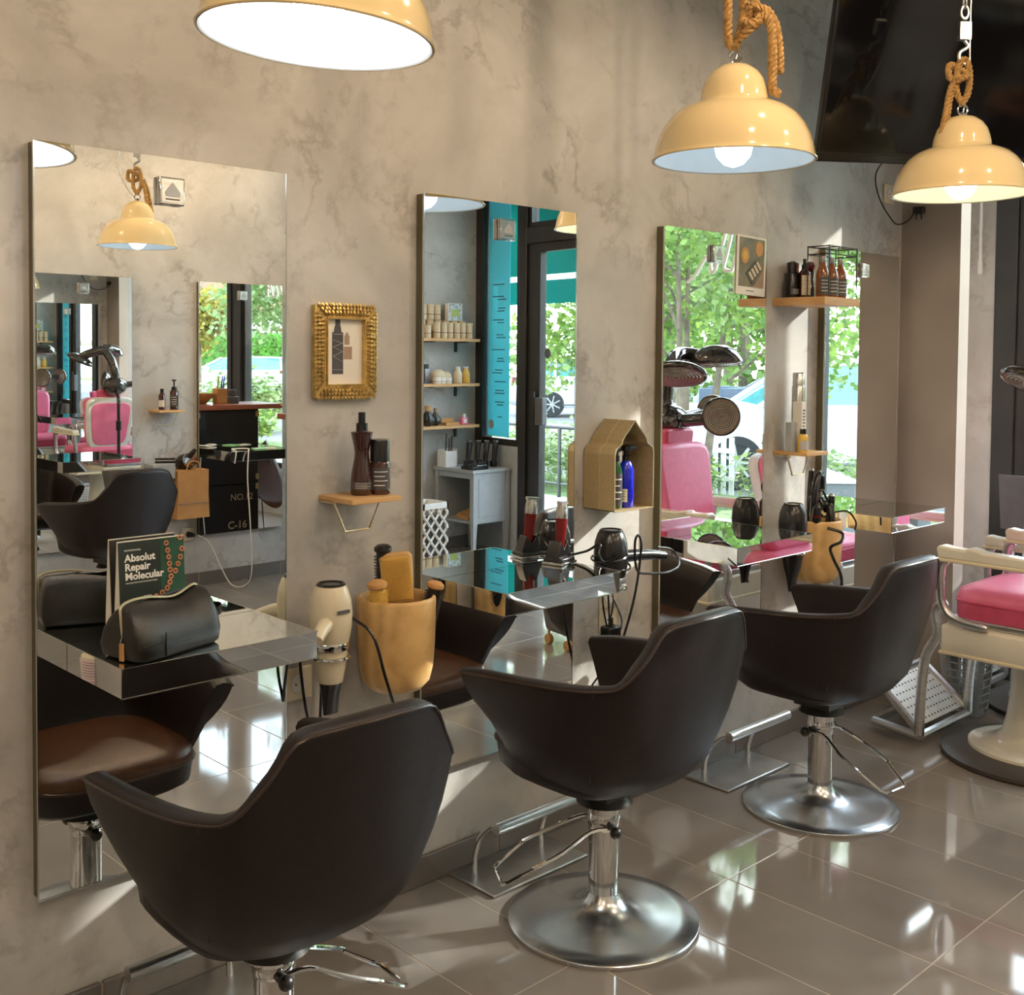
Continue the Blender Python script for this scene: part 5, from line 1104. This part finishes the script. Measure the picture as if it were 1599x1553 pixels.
# reception counter standing on black crates
ct = thing('reception_counter', 'reddish counter top standing on black trunks, seen in reflection', 'counter', (4.12, -3.34, 0), 0)
MB().box(-.42, .34, -.22, .22, 1.085, 1.120).build('counter_top', M['redwood'], ct, bev=.004)
tk = MB().box(-.36, .13, -.18, .18, .002, .55).build('trunk', M['trunkm'], ct, bev=.008); tk2 = MB().box(-.36, .13, -.18, .18, .555, 1.084).build('trunk', M['trunkm'], ct, bev=.008)
for z in (.04, .53, .60, 1.05):
    for x in (-.345, .115): MB().box(x - .012, x + .012, -.186, -.18, z - .02, z + .02).build('corner_plate', M['brass'], tk if z < .56 else tk2)
CTM = Matrix.Identity(4)
text('NO.12', .065, -.10, .44, tk, 'cork', CTM, y=-.1815); text('C-16', .075, -.12, .24, tk, 'cork', CTM, y=-.1815, bold=.001)
for a in ((-.34, .42), (-.34, .10)): MB().box(a[0], a[0] + .03, -.1825, -.1805, a[1], a[1] + .03).build('stencil_mark', M['cork'], tk)
bw = thing('wooden_bowl', 'round brown wooden bowl on the reception counter', 'bowl', (3.90, -3.34, 1.1205)); MB().lathe([(.03, 0), (.035, .008), (.07, .045), (.085, .075), (.080, .075), (.065, .045), (.02, .015), (.002, .014)], 28).build('bowl', M['crate'], bw, smooth=50)
cp = thing('pen_cup', 'tan square pen cup on the reception counter', 'cup', (4.03, -3.36, 1.1205)); MB().box(-.04, .04, -.035, .035, 0, .11).build('cup', M['kraft'], cp, bev=.004)
for i, (dx, m, l) in enumerate(((-.02, 'crate', 'brown pencil in the tan cup'), (.01, 'blue', 'blue pen in the tan cup'), (.025, 'blue', 'second blue pen leaning in the tan cup'))): tag(MB().tube([(0, 0, 0), (.012, 0, .085)], .005, 6).build('pen', M[m], loc=(4.03 + dx, -3.36, 1.231)), l, 'pen')
tm = thing('card_terminal', 'small dark card payment terminal on the reception counter', 'terminal', (4.13, -3.36, 1.1205)); MB().box(-.035, .035, -.035, .035, 0, .05).box(-.03, .03, -.005, .012, .05, .10).build('body', M['dgrey'], tm, bev=.006)
# low partition with shelves
pn = thing('shelf_partition', 'narrow beige partition with oak shelves beside the reception counter', 'partition', (4.52, OY, 0)); MB().box(0, .06, .002, .50, 0, 2.2).build('panel', M['beige'], pn, bev=.003)
for z in (1.66, 1.36, 1.13): MB().box(-.17, 0, .30, .50, z - .02, z).build('shelf_board', M['oak'], pn, bev=.001)
t = thing('leather_bag', 'brown leather box bag on the highest partition shelf', 'bag', (4.44, -3.74, 1.6605)); MB().rings([[(a * s_, b, z) for a, b in ((-.06, -.07), (.06, -.07), (.06, .07), (-.06, .07))] for s_, z in ((1, 0), (1, .09), (.6, .13))]).build('body', pm('tan_leather', (.13, .05, .02), .4), t, bev=.006)
t = thing('dark_box', 'small black box on the middle partition shelf', 'box', (4.45, -3.74, 1.3605)); MB().box(-.035, .035, -.05, .05, 0, .13).build('carton', M['blackp'], t, bev=.002)
t = thing('potted_vase', 'dark vase on the lowest partition shelf', 'vase', (4.43, -3.74, 1.1305)); MB().lathe([(.03, 0), (.045, .03), (.03, .07), (.012, .09), (.015, .14)], 18).build('body', M['blackp'], t, smooth=50)
bf = thing('butterfly_chair', 'brown leather butterfly chair behind the reception counter', 'chair', (4.37, -3.44, 0))
bf.scale = (.52, .52, .85)
rs = []
for k in range(9):
    f = k / 8; z = .95 - .52 * f ** .8; w_ = .06 + .24 * math.sin(PI * min(1, .12 + f * .8)) ** .8; y = .26 - .50 * f ** 1.3
    rs.append([(w_ * (j / 5 - 1), y + .05 * (j / 5 - 1) ** 2, z + .04 * (j / 5 - 1) ** 2) for j in range(11)])
o = MB().rings(rs, False, False, False).build('sling', pm('sling_leather', (.10, .035, .02), .4), bf, smooth=60); sd_ = o.modifiers.new('solid', 'SOLIDIFY'); sd_.thickness = .006
mb = MB()
for s in (-1, 1): mb.tube(catmull([(0, .27, .97), (s * .12, .22, .85), (s * .26, 0, .40), (s * .30, -.2, .01)], 4), .008, 8).tube(catmull([(s * .26, -.28, .50), (s * .1, -.1, .2), (-s * .22, .22, .01)], 4), .008, 8)
mb.build('wire_frame', M['blackm'], bf)

# low stool with basket and striped towel, seen only in the side of the mirrored shelf
sl_ = thing('low_stool', 'low white stool carrying a ribbed basket, reflected in the shelf side', 'stool', (.12, -1.62, 0))
MB().lathe([(.17, .205), (.175, .21), (.175, .235), (.17, .24)], 32).build('seat', M['white'], sl_)
for k in range(4):
    a = PI / 4 + k * PI / 2; MB().tube([(.12 * math.cos(a), .12 * math.sin(a), .206), (.15 * math.cos(a), .15 * math.sin(a), .002)], .012, 8).build('leg', M['oak'], sl_)
bk_ = thing('ribbed_basket', 'small ribbed pinkish basket standing on the low stool', 'basket', (.20, -1.58, .241))
mb = MB()
for k in range(14): mb.torus((0, 0, .006 + k * .010), .055 + .0008 * k, .006, 24, 6)
mb.lathe([(.05, .0), (.052, .006)], 20).build('woven_body', pm('pink_wicker', (.55, .36, .30), .7), bk_)
MB().lathe([(.05, .138), (.066, .142), (.066, .150), (.05, .152)], 24).build('rim', M['cork'], bk_)
tw_ = thing('striped_towel', 'navy and white striped towel rolled on the low stool', 'towel', (.045, -1.64, .241))
for k in range(9): MB().tube([(-.01, -.09 + k * .02, .042), (-.01, -.0702 + k * .02, .042)], .041, 18).build('stripe', M['white'] if k % 3 == 2 else pm('navy_cloth', (.02, .035, .10), .9), tw_)
# ------------------------------------------------------------------ outside
def ground(nm, x0, x1, y0, y1, z, m, th=.06):
    return struct(MB().prism([(x0, y0), (x1, y0), (x1, y1), (x0, y1)], z - th, z).build(nm, m, flat=True))
M['asphalt'] = pm('asphalt', (.12, .12, .125), .85, 0, .15, 30, .3, 200); M['pavem'] = pm('pale_pavement', (.36, .35, .32), .85, 0, .1, 6)
M['soil'] = pm('soil_and_grass', (.09, .14, .04), .9, 0, .5, 4); M['lawn'] = pm('lawn_green', (.12, .26, .04), .9, 0, .3, 6)
ground('pavement', 5.98, 8.6, -34, 20, -.02, M['pavem']); ground('terrain', 8.6, 10.2, -34, 20, -.03, M['soil']); ground('road', 10.2, 24, -40, 44, -.06, M['asphalt']); ground('lawn', 24, 60, -50, 60, -.02, M['lawn'])
ground('path', -3, 5.9, .3, 44, -.04, M['pavem']); ground('lawn_2', 5.9, 10.2, 20.02, 44, -.03, M['lawn'])
LG = leaf_mat('leaf_bright', (.075, .16, .025), (.22, .33, .065)); LD = leaf_mat('leaf_dark', (.018, .055, .014), (.06, .13, .03), .35)
LY = leaf_mat('leaf_yellow', (.25, .22, .02), (.42, .34, .05)); LP = leaf_mat('leaf_pale', (.12, .20, .05), (.26, .34, .12))
bark = pm('bark', (.13, .10, .07), .9, 0, .3, 14, .4, 60); woodp = pm('pale_stake', (.42, .34, .22), .8, 0, .2, 10)
def leaves(mb, c, rad, n, size, rng, flat=.9, hole=.0):
    for _ in range(n):
        while True:
            v = Vector((rng.uniform(-1, 1), rng.uniform(-1, 1), rng.uniform(-1, 1)))
            if hole <= v.length <= 1: break
        p_ = Vector((c[0] + v.x * rad[0], c[1] + v.y * rad[1], c[2] + v.z * rad[2]))
        a = Vector((rng.gauss(0, 1), rng.gauss(0, 1), rng.gauss(0, .6))).normalized(); b = a.orthogonal().normalized(); b = Matrix.Rotation(rng.uniform(0, 6.28), 3, a) @ b; s = size * rng.uniform(.6, 1.3)
        o = len(mb.v); mb.v += [p_, p_ + a * s * .5 + b * s * .42, p_ + a * s * 1.1, p_ + a * s * .5 - b * s * .42]; mb.f.append([o, o + 1, o + 2, o + 3])
def tree(nm, label, x, y, h, blobs, n, size, m, stems=((0, 0),), grp='trees outside the shop window', seed=1, tr=.05):
    rng = random.Random(seed); t = thing(nm, label, 'tree', (x, y, -.03), 0, grp)
    mb = MB()
    for (dx, dy) in stems:
        mb.tube(catmull([(dx * .4, dy * .4, 0), (dx * .7, dy * .7, h * .25), (dx, dy, h * .5), (dx * 1.6, dy * 1.6, h * .8)], 4), [tr * (1.1 - .07 * k) for k in range(13)], 8)
        for k in range(4):
            z = h * (.3 + .12 * k); a = rng.uniform(0, 6.28); mb.tube([(dx, dy, z), (dx + .5 * math.cos(a), dy + .5 * math.sin(a), z + .4), (dx + 1.0 * math.cos(a), dy + 1.0 * math.sin(a), z + .6)], [tr * .4, tr * .3, tr * .15], 5)
    mb.build('trunk', bark, t)
    lm_ = MB(); per = n // len(blobs)
    for (bx, by, bz, rx, ry, rz) in blobs: leaves(lm_, (bx, by, bz), (rx, ry, rz), per, size, rng)
    me = bpy.data.meshes.new('foliage'); me.from_pydata([tuple(p) for p in lm_.v], [], lm_.f); me.materials.append(m)
    o = bpy.data.objects.new('foliage', me); COL.objects.link(o); o.parent = t; o['kind'] = 'stuff'
    return t
def rb(rng, k, R, z0, z1, r):
    return [(rng.uniform(-R, R), rng.uniform(-R, R), rng.uniform(z0, z1), r * rng.uniform(.7, 1.2), r * rng.uniform(.7, 1.2), r * rng.uniform(.5, .9)) for _ in range(k)]
r_ = random.Random(21)
tree('garden_tree', 'slender several-stemmed tree with bright green leaves before the window', 9.0, -4.5, 4.2, rb(r_, 26, 1.25, 1.5, 3.9, .55), 15000, .075, LG, ((-.25, .1), (.15, -.1), (.3, .3), (-.05, -.35)), seed=1, tr=.045)
tree('garden_tree', 'leafy tree beyond the white hatchback, mirrored behind the bottles', 14.2, -3.6, 5.2, rb(r_, 22, 1.6, 1.9, 4.9, .75), 12000, .11, LG, ((0, 0), (.3, .2)), seed=2, tr=.13)
tree('garden_tree', 'broad dark tree far beyond the shop door', 22, -27, 8, rb(r_, 20, 3.4, 2.0, 7.0, 1.6), 6500, .30, LD, seed=3, tr=.2)
tree('garden_tree', 'dark tree behind the cars, beyond the door', 34.5, -22, 9, rb(r_, 20, 3.4, 2.5, 8.0, 1.7), 6000, .32, LD, seed=4, tr=.2)
tree('garden_tree', 'bright lime tree by the road seen through the door', 15.8, -10.0, 4.6, rb(r_, 14, 1.3, 1.7, 4.2, .7), 6000, .12, LP, seed=5, tr=.08)
tree('garden_tree', 'green tree across the road behind the poster mirror view', 22.4, -13.0, 7, rb(r_, 26, 2.8, .9, 6.0, 1.3), 6500, .24, LG, seed=6, tr=.15)
tree('garden_tree', 'green tree across the road beside the white house', 30.5, -9.5, 7, rb(r_, 26, 3.6, .9, 6.4, 1.5), 6000, .26, LG, seed=7, tr=.15)
tree('garden_tree', 'yellow leaved autumn tree beside the street', 12.3, 12.4, 5.2, rb(r_, 12, .55, 1.7, 2.7, .5), 4500, .10, LY, seed=8, tr=.08)
tree('garden_tree', 'pale green tree above the hedge down the street', 13.6, 9.0, 6, rb(r_, 22, 1.9, 2.4, 5.2, .95), 9000, .13, LP, seed=9, tr=.1)
tree('garden_tree', 'tall dark green tree at the end of the street', 28.5, 19, 9, rb(r_, 22, 4.4, 3.0, 8.0, 1.9), 6000, .34, LG, seed=10, tr=.2)
tree('garden_tree', 'green tree standing far behind the silver car', 18.5, 34, 9, rb(r_, 22, 4.4, 3.0, 8.0, 2.0), 6000, .36, LD, seed=11, tr=.2)
def shrub(nm, label, x, y, rx, ry, h, n, size, m, seed, grp='shrubs along the pavement', cat='shrub'):
    rng = random.Random(seed); t = thing(nm, label, cat, (x, y, -.02), 0, grp); mb = MB()
    for _ in range(n):
        a = rng.uniform(0, 6.28); q = math.sqrt(rng.random()); p_ = Vector((q * rx * math.cos(a), q * ry * math.sin(a), 0)); 
        d = Vector((rng.gauss(0, .25), rng.gauss(0, .25), 1)).normalized(); L__ = h * rng.uniform(.3, 1.05) * (1 - .4 * q); b = d.orthogonal().normalized() * size
        e_ = p_ + d * L__; c_ = Vector((rng.gauss(0, 1), rng.gauss(0, 1), rng.gauss(0, .5))).normalized() * size * 2; dd = d.cross(c_).normalized() * size
        o = len(mb.v); mb.v += [e_, e_ + c_ * .5 + dd, e_ + c_, e_ + c_ * .5 - dd]; mb.f.append([o, o + 1, o + 2, o + 3])
        if _ % 6 == 0: o = len(mb.v); mb.v += [p_, p_ + b * .12, e_ + b * .06, e_]; mb.f.append([o, o + 1, o + 2, o + 3])
    me = bpy.data.meshes.new('foliage'); me.from_pydata([tuple(p) for p in mb.v], [], mb.f); me.materials.append(m); o = bpy.data.objects.new('foliage', me); COL.objects.link(o); o.parent = t; o['kind'] = 'stuff'
shrub('low_shrub', 'yellow-green shrub by the pavement rail beyond the door', 9.35, -6.75, .5, .7, .85, 1800, .03, LP, 1); shrub('low_shrub', 'second yellow-green shrub behind the pavement rail', 9.4, -8.3, .5, .7, .75, 1600, .03, LG, 2)
shrub('low_shrub', 'bright shrub at the foot of the slender tree', 9.3, -5.15, .6, .8, .7, 1500, .03, LG, 3); shrub('low_shrub', 'flowering shrub under the mirrored tree stems', 9.4, -3.4, .5, .6, .8, 1400, .03, LP, 4)
shrub('low_shrub', 'leafy shrub near the silver car down the street', 11.0, 8.3, .8, .8, 1.3, 2200, .05, LP, 5); shrub('low_shrub', 'round shrub beside the path down the street', 9.3, 5.6, .6, .6, .8, 1800, .04, LG, 6)
# clipped hedge
hg = thing('clipped_hedge', 'square clipped green hedge down the street', 'hedge', (19.2, 22.5, 0)); MB().box(-2.0, 2.0, -.5, .5, 0, 2.1).build('core', pm('hedge_core', (.07, .22, .02), .9, 0, .4, 6), hg, bev=.1)
lm_ = MB(); rng = random.Random(5)
for _ in range(3500):
    p_ = Vector((rng.uniform(-2, 2), rng.choice((-.52, .52)), rng.uniform(0, 2.1))); a = Vector((rng.gauss(0, 1), rng.gauss(0, 1), rng.gauss(0, 1))).normalized() * .09; b = a.orthogonal() * .5; o = len(lm_.v); lm_.v += [p_, p_ + a * .5 + b, p_ + a, p_ + a * .5 - b]; lm_.f.append([o, o + 1, o + 2, o + 3])
me = bpy.data.meshes.new('foliage'); me.from_pydata([tuple(p) for p in lm_.v], [], lm_.f); me.materials.append(LG); o = bpy.data.objects.new('foliage', me); COL.objects.link(o); o.parent = hg; o['kind'] = 'stuff'
# white houses
def house(label, x, y, w_, d, h, rz):
    t = thing('house', label, 'house', (x, y, -.05), rz)
    MB().box(-w_ / 2, w_ / 2, -d / 2, d / 2, 0, h).build('walls', pm('house_wall', (.74, .74, .70), .8), t, flat=True)
    MB().prism([(-w_ / 2 - .3, h), (w_ / 2 + .3, h), (0, h + w_ * .28)], -d / 2 - .3, d / 2 + .3, 'y').build('roof', pm('roof_tile', (.32, .16, .10), .8), t, flat=True)
    for i in range(3):
        for s in (-1, 1):
            wn = MB().box(-w_ / 2 + w_ * (i + .3) / 3, -w_ / 2 + w_ * (i + .7) / 3, s * (d / 2) - .03, s * (d / 2) + .03, .9, 2.1).build('window', M['frame'], t, flat=True)
            MB().box(-w_ / 2 + w_ * (i + .34) / 3, -w_ / 2 + w_ * (i + .66) / 3, s * (d / 2 + .032) - .004, s * (d / 2 + .032) + .004, .98, 2.02).build('pane', M['screen'], wn, flat=True)
house('white house across the road beyond the tree', 46, -12, 12, 8, 3.2, math.radians(60)); house('white house at the end of the street', 34, 44, 12, 8, 3.4, math.radians(-50))
# cars
def car(label, x, y, rz, col, L=4.1, Wd=1.72, Hh=1.46, z=-.05):
    t = thing('car', label, 'car', (x, y, z), rz)
    paint = pm('car_paint', col, .25, .1, .02, 2, coat=.8); gl = pm('car_glass', (.05, .20, .22), .05, 0, .2, 3, spec=.8)
    a = L / 4.1; hw = Wd / 2
    lower = [(-2.02, .32), (-2.05, .60), (-1.98, .82), (-1.30, .93), (-.9, .98), (1.55, 1.0), (1.92, .94), (2.03, .70), (2.02, .34), (1.68, .24), (.95, .22), (-.90, .22), (-1.62, .24)]
    def ringx(s_, yy, zo=0): return [(px_ * a * s_, yy, pz + zo) for px_, pz in lower]
    MB().rings([ringx(.97, -hw + .04), ringx(1, -hw + .10), ringx(1.01, 0), ringx(1, hw - .10), ringx(.97, hw - .04)]).build('body', paint, t, smooth=40, bev=.03)
    MB().box(-1.95 * a, 1.95 * a, -hw + .015, -hw + .05, .26, .92).box(-1.95 * a, 1.95 * a, hw - .05, hw - .015, .26, .92).build('side_panel', paint, t, bev=.02)
    up = [(-1.02, .96), (-.35, Hh - .08), (.10, Hh - .03), (1.20, Hh - .06), (1.62, 1.18), (1.72, .98)]
    MB().rings([[(px_ * a, yy * (1 if pz < 1.1 else .84), pz) for px_, pz in up] for yy in (-hw + .06, hw - .06)]).build('glass_house', gl, t, flat=True)
    MB().rings([[(px_ * a, yy, pz) for px_, pz in ((-.42, Hh - .09), (.10, Hh - .02), (1.22, Hh - .05), (1.30, Hh - .10), (.1, Hh - .07), (-.36, Hh - .12))] for yy in (-hw * .80, hw * .80)]).build('roof', paint, t, bev=.015)
    mb = MB()
    for s in (-1, 1):
        for (p0, p1) in (((-1.05, .95), (-.38, Hh - .08)), ((.38, .98), (.36, Hh - .06)), ((1.70, .99), (1.24, Hh - .07)), ((1.20, .98), (1.15, Hh - .07))):
            mb.tube([(p0[0] * a, s * (hw - .055), p0[1]), (p1[0] * a, s * hw * .80, p1[1])], .035, 6)
    mb.build('pillars', paint, t)
    MB().tube([(-.9 * a, -hw + .012, .30), (1.0 * a, -hw + .012, .30)], .02, 6).tube([(-.9 * a, hw - .012, .30), (1.0 * a, hw - .012, .30)], .02, 6).build('sill_trim', M['dgrey'], t)
    for s in (-1, 1):
        for xx in (-.62, .38, 1.38): MB().box(xx * a - .004, xx * a + .004, s * (hw - .016), s * (hw - .010), .34, .93).build('door_gap', M['ink'], t)
        for xx in (.25, 1.22): MB().box(xx * a - .10, xx * a + .02, s * (hw - .018), s * (hw + .012), .80, .83).build('door_handle', paint, t, bev=.006)
        MB().box(-.80 * a, -.66 * a, s * hw, s * (hw + .14), .96, 1.08).build('side_mirror', paint, t, bev=.02)
    for xx in (-1.28, 1.28):
        for s in (-1, 1):
            Q = T(xx * a, s * (hw - .10), .315) @ Rm(PI / 2, 'X')
            wh = MB().lathe([(.20, -.09), (.30, -.09), (.315, -.06), (.315, .06), (.30, .09), (.20, .09)], 28, M=Q).build('wheel', M['rubber'], t)
            mb = MB().lathe([(.205, -.10), (.205, .10)], 24, M=Q, cap0=False, cap1=False).lathe([(.05, -.10), (.05, .10)], 12, M=Q)
            for k in range(7):
                b = 2 * PI * k / 7; mb.cbox((.125, 0, s * -.085), (.17, .035, .02), Q @ Rm(b, 'Z'))
            mb.build('rim', M['silver'], wh)
            MB().lathe([(.20, -.05), (.20, .05)], 20, M=Q).build('brake_disc', M['dgrey'], wh)
    for s in (-1, 1):
        MB().box(1.93 * a, 2.05 * a, s * (hw - .22) - .10, s * (hw - .22) + .10, .72, .95).build('tail_light', M['red'], t, bev=.02); MB().box(-2.06 * a, -1.90 * a, s * (hw - .25) - .13, s * (hw - .25) + .13, .62, .76).build('headlight', M['silver'], t, bev=.02)
    MB().box(2.045 * a, 2.06 * a, -.26, .26, .44, .55).build('number_plate', M['wtext'], t); MB().box(-2.075 * a, -2.055 * a, -.26, .26, .36, .47).build('number_plate', M['wtext'], t)
    MB().box(2.0 * a, 2.05 * a, -hw + .15, hw - .15, .24, .36).build('bumper', M['dgrey'], t, bev=.02)
    return t
car('white hatchback parked closest outside the window, seen in mirrors', 12.35, -4.75, math.radians(44), (.52, .53, .54), 4.4, 1.74, 1.52)
car('white small car with red tail light seen through the shop door', 21.0, -16.6, math.radians(128 + 85), (.78, .80, .82), 3.9)
car('dark blue car behind the small white car', 25.2, -17.6, math.radians(160), (.03, .05, .16), 4.3, 1.8, 1.6)
car('blue grey car parked across the road behind the slender tree', 19.0, -9.2, math.radians(60), (.06, .09, .14), 4.2)
car('silver saloon car parked down the street', 17.2, 19.0, math.radians(-40), (.45, .50, .56), 4.5, 1.78, 1.42)
car('dark car parked beyond the silver saloon', 22.5, 15.0, math.radians(-30), (.05, .06, .08), 4.3)
# pickets, planter, rail, stakes
pf = thing('picket_fence', 'low white picket fence before the hatchback', 'fence', (9.95, -5.95, 0), math.radians(90))
for i in range(26): MB().box(-1.3 + i * .105, -1.3 + i * .105 + .06, -.01, .01, 0, .62).build('picket', M['white'], pf, bev=.004, seg=1)
MB().box(-1.35, 1.4, .012, .03, .15, .20).box(-1.35, 1.4, .012, .03, .45, .50).build('rail', M['white'], pf)
pb = thing('planter_box', 'grey rectangular planter box on the pavement', 'planter', (7.35, -2.15, -.02), math.radians(-45)); MB().box(-.75, .75, -.2, .2, 0, .65).build('box', pm('planter_grey', (.09, .10, .10), .6), pb, bev=.01); MB().box(-.77, .77, -.22, .22, .65, .67).build('rim', M['grey'], pb, bev=.005)
rl = thing('street_rail', 'dark metal street rail beyond the door', 'railing', (8.55, -6.9, 0), math.radians(90))
MB().tube([(-2.2, 0, .72), (2.2, 0, .72)], .02, 8).tube([(-2.2, 0, .12), (2.2, 0, .12)], .012, 8).build('top_rail', M['blackm'], rl)
for i in range(5): MB().tube([(-2.2 + i * 1.1, 0, -.02), (-2.2 + i * 1.1, 0, .72)], .02, 8).build('post', M['blackm'], rl)
ts = thing('tree_stakes', 'timber tree stakes with a rounded cross bar', 'stake frame', (8.4, -8.8, 0), math.radians(70))
for x in (-.75, 0, .75): MB().tube([(x, 0, -.02), (x, 0, 1.72)], .045, 10).build('stake', woodp, ts)
MB().tube([(-.85, 0, 1.62), (.85, 0, 1.62)], .05, 10).build('cross_bar', woodp, ts)
ps = thing('price_board', 'dark panel standing by the window frame beyond the pier', 'board', (5.235, -.215, .705), 0)
MB().rings([[(0, 0, 0), (.012, -.10, 0), (.022, -.10, 0), (.01, 0, 0)], [(.0, .015, .25), (.012, -.12, .25), (.022, -.12, .25), (.01, .015, .25)]]).box(0, .02, -.06, -.04, -.705, 0).build('panel', M['dgrey'], ps)
# portal helps sample daylight through the shop front
pl = bpy.data.lights.new('window_portal', 'AREA'); pl.shape = 'RECTANGLE'; pl.size = 3.9; pl.size_y = 2.5; pl.cycles.is_portal = True
plo = bpy.data.objects.new('window_portal', pl); COL.objects.link(plo); plo.matrix_world = FM @ T(2.05 * FL, .20, 1.5) @ Rm(PI / 2, 'X') 
bpy.context.view_layer.update()
